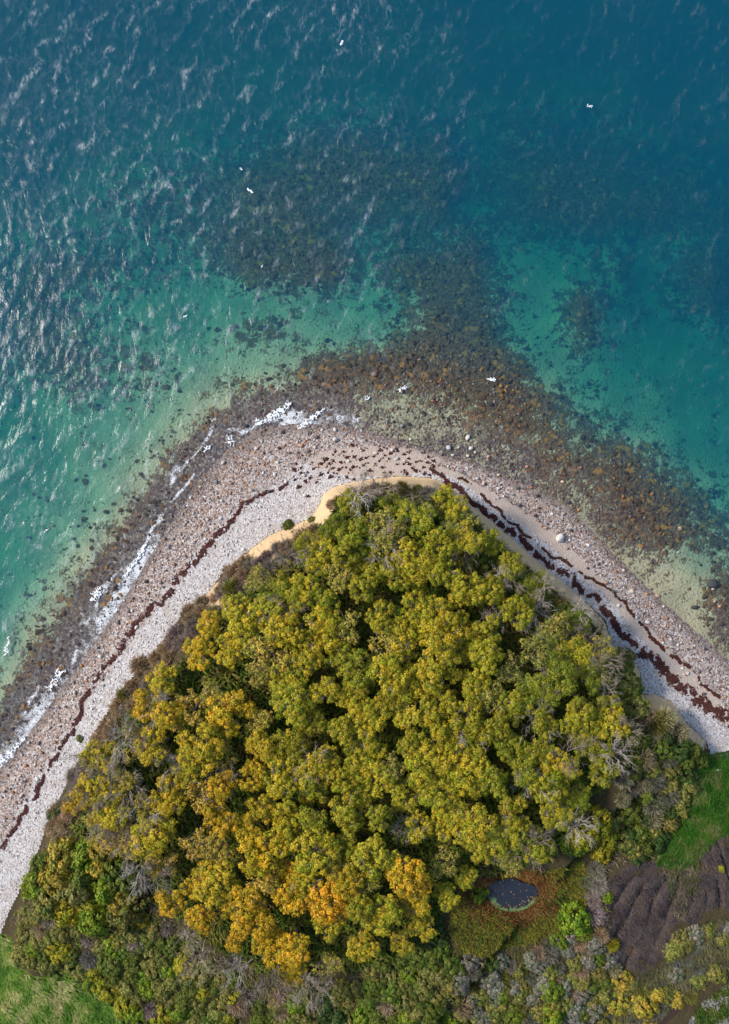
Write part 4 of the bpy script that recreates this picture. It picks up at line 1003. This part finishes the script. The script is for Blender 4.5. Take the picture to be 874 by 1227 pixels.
for px, py, r_, c_, tw in [(650 + 65, 990, 17, YG, False), (700, 1005, 16, YG, False), (728, 1005, 15, YG, False), (705, 980, 13, OL, False), (735, 985, 13, OL, False), (722, 1022, 12, YG, False), (690, 1018, 12, LG, False), (748, 960, 9, ST, True), (745, 930, 12, PU, True), (760, 925, 10, PU, True), (790, 870, 14, OL, True), (800, 880, 11, ST, True), (752, 1010, 11, OL, False), (765, 1022, 11, OL, False),
                           (65, 985, 10, DG, False), (62, 976, 7, DG, False), (345, 629, 6, GR, False), (374, 624, 5, GR, False), (95, 886, 4, GR, False),
                           (572, 1075, 9, LG, False), (580, 1070, 6, LG, False), (690, 1106, 16, LG, False), (672, 1130, 10, LG, False), (700, 1120, 10, LG, False), (664, 1192, 13, LG, False), (602, 1196, 9, LG, False), (618, 1222, 10, LG, False), (665, 1222, 13, LG, False), (730, 1078, 6, LG, False), (735, 1135, 8, YG, True), (775, 1210, 13, OC, False), (790, 1196, 8, OC, False), (738, 1165, 9, ST, True), (722, 1125, 10, BR, True), (866, 1042, 4, YG, False),
                           (520, 1110, 11, DG, False), (512, 1128, 11, DG, False), (528, 1128, 9, DG, False)]:
    shrub(px, py, r_, c_, tw, {True: 'near the wood edge', False: 'near the wood edge'}[tw], 1.0)
# south-west: yellow trees are low here, brushwood and path hollow
fill([(35, 1075), (50, 1035), (75, 1015), (110, 1010), (150, 1040), (165, 1080), (150, 1105), (110, 1110), (70, 1095)], 22, 19, 13, 19, [(YG, False), (YG, False), (OL, False), (OC, False), (LG, False), (GR, False)], 'in the yellow thicket', 1.25)
fill([(20, 1095), (60, 1090), (110, 1110), (160, 1095), (190, 1105), (230, 1145), (270, 1170), (330, 1200), (340, 1240), (150, 1240), (140, 1205), (95, 1180), (30, 1165), (12, 1130)], 95, 11.5, 8, 13, [(OL, False), (GR, False), (BR, True), (OL, False), (PU, True), (GR, False), (LG, False), (OL, False), (YG, False), (GR, False), (OL, False)], 'in the lower left brush', 0.8)
fill([(330, 1200), (400, 1200), (440, 1165), (500, 1140), (545, 1145), (560, 1240), (330, 1240)], 58, 12.5, 9, 14, [(OL, False), (GR, False), (GR, False), (OL, False), (DG, False), (GR, False), (OL, False), (BR, True), (LG, False)], 'in the brush below the wood', 0.8)
fill([(545, 1150), (600, 1152), (650, 1142), (700, 1118), (730, 1150), (735, 1180), (720, 1240), (555, 1240)], 85, 11, 7, 11, [(GY, True), (GY, False), (OL, False), (OL, True), (GY, False), (BR, True), (OL, False), (GR, False)], 'in the grey thicket', 0.8)
fill(SCRUB_G, 26, 14, 7, 12, [(OL, False), (GY, True), (OL, True), (OC, False), (GY, False), (OL, False)], 'at lower right', 0.6)
fill([(700, 1050), (722, 1046), (722, 1110), (705, 1100)], 7, 13, 8, 12, [(PU, True), (GY, True)], 'beside the heather', 0.6)
byz = {}
for s_ in shr: byz.setdefault((s_[5], s_[3]), []).append(s_)
cnt = 0
for (zone, col), lst in byz.items():
    lst.sort(key=lambda q: (q[0], q[1]))
    for j, (px, py, rp, c0, tw, _, hz) in enumerate(lst):
        if tw is None: tw = False
        R = rp * K; x, y, z = at_height(px, py, 0.7 * R)
        var = SHT[cnt % 5] if tw else SHL[cnt % 6]; cnt += 1
        c = np.array(c0) * (0.8 + 0.4 * rt.random()) * (1 + 0.12 * (rt.random(3) - 0.5))
        lab = f'{CN[c0]} {"bare" if tw else "leafy"} shrub {zone}, {nth(j + 1)} of its colour from left'
        plant('bare_shrub' if tw else 'leafy_shrub', var, 'twigs' if tw else 'foliage', x, y, z - 0.1, R * 1.15, R * 1.3 * (hz or 1), rt.random() * 6.28, c, (0.10, 0.08, 0.06), lab, 'shrub', 'shrubs of the headland')

# ------------------------------------------------------------------ grass, heather, bracken
def blades(name, label, poly, n, ln, wd, pal, seed, lean=0.8, zref=PZ, cat='grass', dirn=None, acc=None):
    rng = np.random.default_rng(seed); xs = [p[0] for p in poly]; ys = [p[1] for p in poly]
    px = rng.uniform(min(xs), max(xs), n); py = rng.uniform(min(ys), max(ys), n); k = inside(poly, px, py); px, py = px[k], py[k]
    if acc is not None: k = rng.random(len(px)) < acc(px, py); px, py = px[k], py[k]
    x, y = unproj(px, py, zref); z = terrain(x, y)[0]; n = len(x)
    a = rng.random(n) * 2 * pi if dirn is None else radians(dirn) + rng.normal(size=n) * 0.5 + 1.2 * (fbm(x / 2, y / 2, seed, 2) - 0.5)
    L = ln * (0.5 + rng.random(n)); hd = np.stack([np.cos(a), np.sin(a), 0 * a], 1); sd = np.stack([-np.sin(a), np.cos(a), 0 * a], 1) * (wd * (0.6 + 0.8 * rng.random(n)))[:, None]
    p = np.stack([x, y, z], 1); le = (lean * (0.5 + rng.random(n)))[:, None]
    m = p + hd * L[:, None] * 0.4 * le + np.array([0, 0, 1]) * (L * 0.55)[:, None]; t = p + hd * L[:, None] * le + np.array([0, 0, 1]) * (L * 0.6)[:, None]
    v = np.stack([p - sd, p + sd, m + sd, m - sd, t], 1).reshape(-1, 3); o = np.arange(n)[:, None] * 5
    ii = np.clip((fbm(x / 1.6, y / 1.6, seed + 5, 3) * 1.9 - 0.45 + 0.35 * (rng.random(n) - 0.5)) * len(pal), 0, len(pal) - 1).astype(int)
    me = mesh_np(name, v, [o + [3, 2, 4], o + [0, 1, 2, 3]], {'scol': np.repeat(np.array(pal)[ii] * (0.75 + 0.5 * rng.random((n, 1))), 5, 0)}, smooth=False)
    return tag(obj(name, me, M_SCOL), label, cat, kind='stuff')
blades('grass', 'bright green grass bank beside the right beach', GRASS_R, 26000, 0.45, 0.05, [(0.04, 0.13, 0.008), (0.055, 0.16, 0.010), (0.09, 0.17, 0.018), (0.17, 0.20, 0.05)], 1001, 0.9, 4.6, dirn=215)
blades('grass', 'tussocky straw and green grass in the lower left corner', GRASS_L, 26000, 0.6, 0.055, [(0.05, 0.13, 0.010), (0.08, 0.17, 0.014), (0.13, 0.21, 0.03), (0.20, 0.25, 0.06), (0.33, 0.31, 0.12)], 1011, 1.2, 5.0, dirn=-40)
HEATH_B = [(695, 1035), (905, 985), (905, 1120), (830, 1130), (800, 1185), (715, 1185)]
blades('heather', 'dead purple grey heather with long ruts at the right', HEATH_B, 30000, 0.32, 0.03, [(0.055, 0.040, 0.038), (0.072, 0.054, 0.052), (0.095, 0.077, 0.072), (0.13, 0.11, 0.095), (0.17, 0.11, 0.07)], 1021, 0.9, PZ, 'heather', dirn=235, acc=lambda a, b: sstep(-7, 9, np.where(inside(HEATH, a, b), 1, -1) * pdist(HEATH, a, b, closed=True) + 34 * (fbm(a / 9, b / 9, 15, 3) - 0.5)))
blades('straw_grass', 'straw coloured tussocks between the two heather patches', [(795, 1036), (846, 1026), (845, 1070), (828, 1110), (815, 1105), (806, 1060)], 1800, 0.45, 0.045, [(0.11, 0.13, 0.03), (0.20, 0.17, 0.08), (0.27, 0.21, 0.11)], 1025, 1.0, PZ, dirn=225)
pdn = lambda px, py: np.hypot((px - POND[0]) / 31, (py - POND[1]) / 21)
blades('bracken', 'rust brown dead bracken around the pond', CLEAR, 13000, 0.6, 0.05, [(0.09, 0.035, 0.010), (0.15, 0.062, 0.016), (0.21, 0.10, 0.028), (0.17, 0.11, 0.03)], 1031, 1.1, PZ, 'bracken', acc=lambda a, b: (pdn(a, b) > 1.02) * sstep(2.3, 1.3, pdn(a, b) + 0.5 * (fbm(a / 12, b / 12, 9, 2) - 0.5) * 2))
blades('marsh_grass', 'olive grass ring around the pond clearing', CLEAR, 15000, 0.5, 0.05, [(0.10, 0.10, 0.012), (0.14, 0.135, 0.014), (0.19, 0.16, 0.018), (0.06, 0.10, 0.010)], 1041, 1.0, PZ, acc=lambda a, b: (pdn(a, b) > 1.1) * sstep(1.25, 2.0, pdn(a, b) + 0.5 * (fbm(a / 12, b / 12, 9, 2) - 0.5) * 2))
blades('ground_scrub', 'low grey olive scrub at the lower right', SCRUB_G, 16000, 0.45, 0.045, [(0.10, 0.10, 0.05), (0.15, 0.14, 0.06), (0.20, 0.17, 0.06), (0.13, 0.12, 0.10)], 1051, 0.9, 5.0, 'scrub', dirn=240)
VERGE = [(830, 1230), (850, 1205), (880, 1185), (890, 1240), (830, 1245)]
blades('grass', 'green verge beyond the path in the lower right corner', VERGE, 3500, 0.4, 0.05, [(0.05, 0.11, 0.01), (0.10, 0.13, 0.02), (0.30, 0.30, 0.26)], 1061, 0.8, 5.0)
WOODU = [(p[0], p[1]) for p in WOOD]
blades('undergrowth', 'dark green undergrowth on the floor of the wood', WOODU, 60000, 1.0, 0.12, [(0.06, 0.10, 0.010), (0.09, 0.13, 0.012), (0.12, 0.14, 0.014), (0.17, 0.14, 0.03)], 1071, 0.9, PZ, 'undergrowth')
BRUSH = [(8, 1120), (40, 1040), (70, 1000), (110, 1010), (178, 1060), (222, 1115), (285, 1155), (385, 1178), (455, 1150), (530, 1120), (560, 1150), (640, 1145), (705, 1100), (712, 1050), (745, 1000), (745, 850), (815, 868), (838, 910), (800, 1030), (735, 1045), (735, 1180), (720, 1245), (130, 1245), (90, 1185), (20, 1168)]
blades('ground_cover', 'mixed brown and olive ground cover between the shrubs', BRUSH, 42000, 0.5, 0.05, [(0.09, 0.13, 0.015), (0.13, 0.16, 0.025), (0.16, 0.16, 0.03), (0.19, 0.16, 0.06), (0.24, 0.19, 0.12)], 1091, 1.0, PZ, 'ground cover')
SLOPE = [(5, 1118), (40, 1030), (60, 985), (90, 920), (140, 840), (200, 762), (250, 712), (300, 660), (370, 625), (400, 640), (340, 690), (270, 760), (200, 835), (120, 925), (90, 1000), (40, 1090)]
blades('slope_thatch', 'dry brown thatch on the west slope above the beach', SLOPE, 26000, 0.5, 0.045, [(0.26, 0.18, 0.12), (0.34, 0.25, 0.17), (0.42, 0.32, 0.23), (0.28, 0.24, 0.10)], 1095, 1.0, 4.0, 'dry grass', acc=lambda a, b: (terrain(*unproj(a, b, 4.0))[2] > 0.5) * sstep(0.35, 0.5, fbm(a / 10, b / 10, 12, 3)))
RIM = [(395, 590), (440, 578), (520, 578), (570, 612), (640, 672), (720, 742), (760, 790), (765, 830), (735, 830), (700, 760), (640, 715), (560, 640), (520, 605), (440, 600), (400, 615)]
blades('rim_grass', 'dry brown grass along the cliff rim', RIM, 9000, 0.5, 0.04, [(0.10, 0.085, 0.05), (0.15, 0.12, 0.08), (0.09, 0.11, 0.02), (0.20, 0.15, 0.10)], 1081, 1.0, PZ, acc=lambda a, b: (terrain(*unproj(a, b, PZ))[2] > 1.5) * 1.0)

# ------------------------------------------------------------------ pond
n = 64; th = np.arange(n) * 2 * pi / n; rr = np.linspace(0, 1, 9)[1:]
wob_ = 1 + 0.06 * np.sin(2 * th + 2.2) + 0.06 * np.sin(3 * th + 1) + 0.04 * np.sin(5 * th) + 0.025 * np.sin(9 * th)
pv = [(0, 0, 0)]; ed_ = [0.0]; so_ = [0.0]
for r in rr:
    for k in range(n): pv.append((cos(th[k]) * 31 * K * r * wob_[k], sin(th[k]) * 21 * K * r * wob_[k], 0)); ed_.append(r); so_.append(-sin(th[k]) * r)
tri = np.array([(0, 1 + k, 1 + (k + 1) % n) for k in range(n)]); qd = np.array([(1 + j * n + k, 1 + (j + 1) * n + k, 1 + (j + 1) * n + (k + 1) % n, 1 + j * n + (k + 1) % n) for j in range(len(rr) - 1) for k in range(n)])
px_, py_ = unproj(POND[0], POND[1], 4.1)
tag(obj('pond', mesh_np('pond', pv, [tri, qd], {'edge': ed_, 'south': so_}), M_POND, loc=(float(px_), float(py_), 4.12)), 'small dark oval pond with a green duckweed rim', kind='structure')
rp = np.random.default_rng(1201); a = rp.random(420) * 2 * pi; r = rp.random(420) ** 0.5
k = (r < 0.93) & ((r > 0.45) & (np.abs(a - 5.4) < 1.3) & (rp.random(420) < 0.7) | (rp.random(420) < 0.10)); a, r = a[k], r[k]
P = np.stack([float(px_) + np.cos(a) * r * 31 * K, float(py_) + np.sin(a) * r * 21 * K, np.full(len(a), 4.14)], 1)
frond_field('fallen_leaves', 'orange fallen leaves floating on the pond', P, 0.05 + 0.06 * rp.random(len(P)) ** 2, np.array([(0.42, 0.22, 0.06), (0.30, 0.15, 0.04), (0.45, 0.30, 0.12)])[rp.integers(0, 3, len(P))], rp, 0.02, 'leaves')
# white plank lying on the grass
bx = np.array([(-.55, -.1, 0), (.55, -.1, 0), (.55, .1, 0), (-.55, .1, 0), (-.55, -.1, .06), (.55, -.1, .06), (.55, .1, .06), (-.55, .1, .06)])
bf = np.array([(0, 3, 2, 1), (4, 5, 6, 7), (0, 1, 5, 4), (1, 2, 6, 5), (2, 3, 7, 6), (3, 0, 4, 7)])
x, y = unproj(865, 926, 3.0); o = obj('plank', mesh_np('plank', bx, bf, smooth=False), M_STONE, loc=(float(x), float(y), ground_z(float(x), float(y)) + 0.12), rot=(0, 0.05, -0.05)); o.color = (0.75, 0.75, 0.76, 1)
tag(o, 'short white plank lying on the bright green grass by the shingle', 'plank')
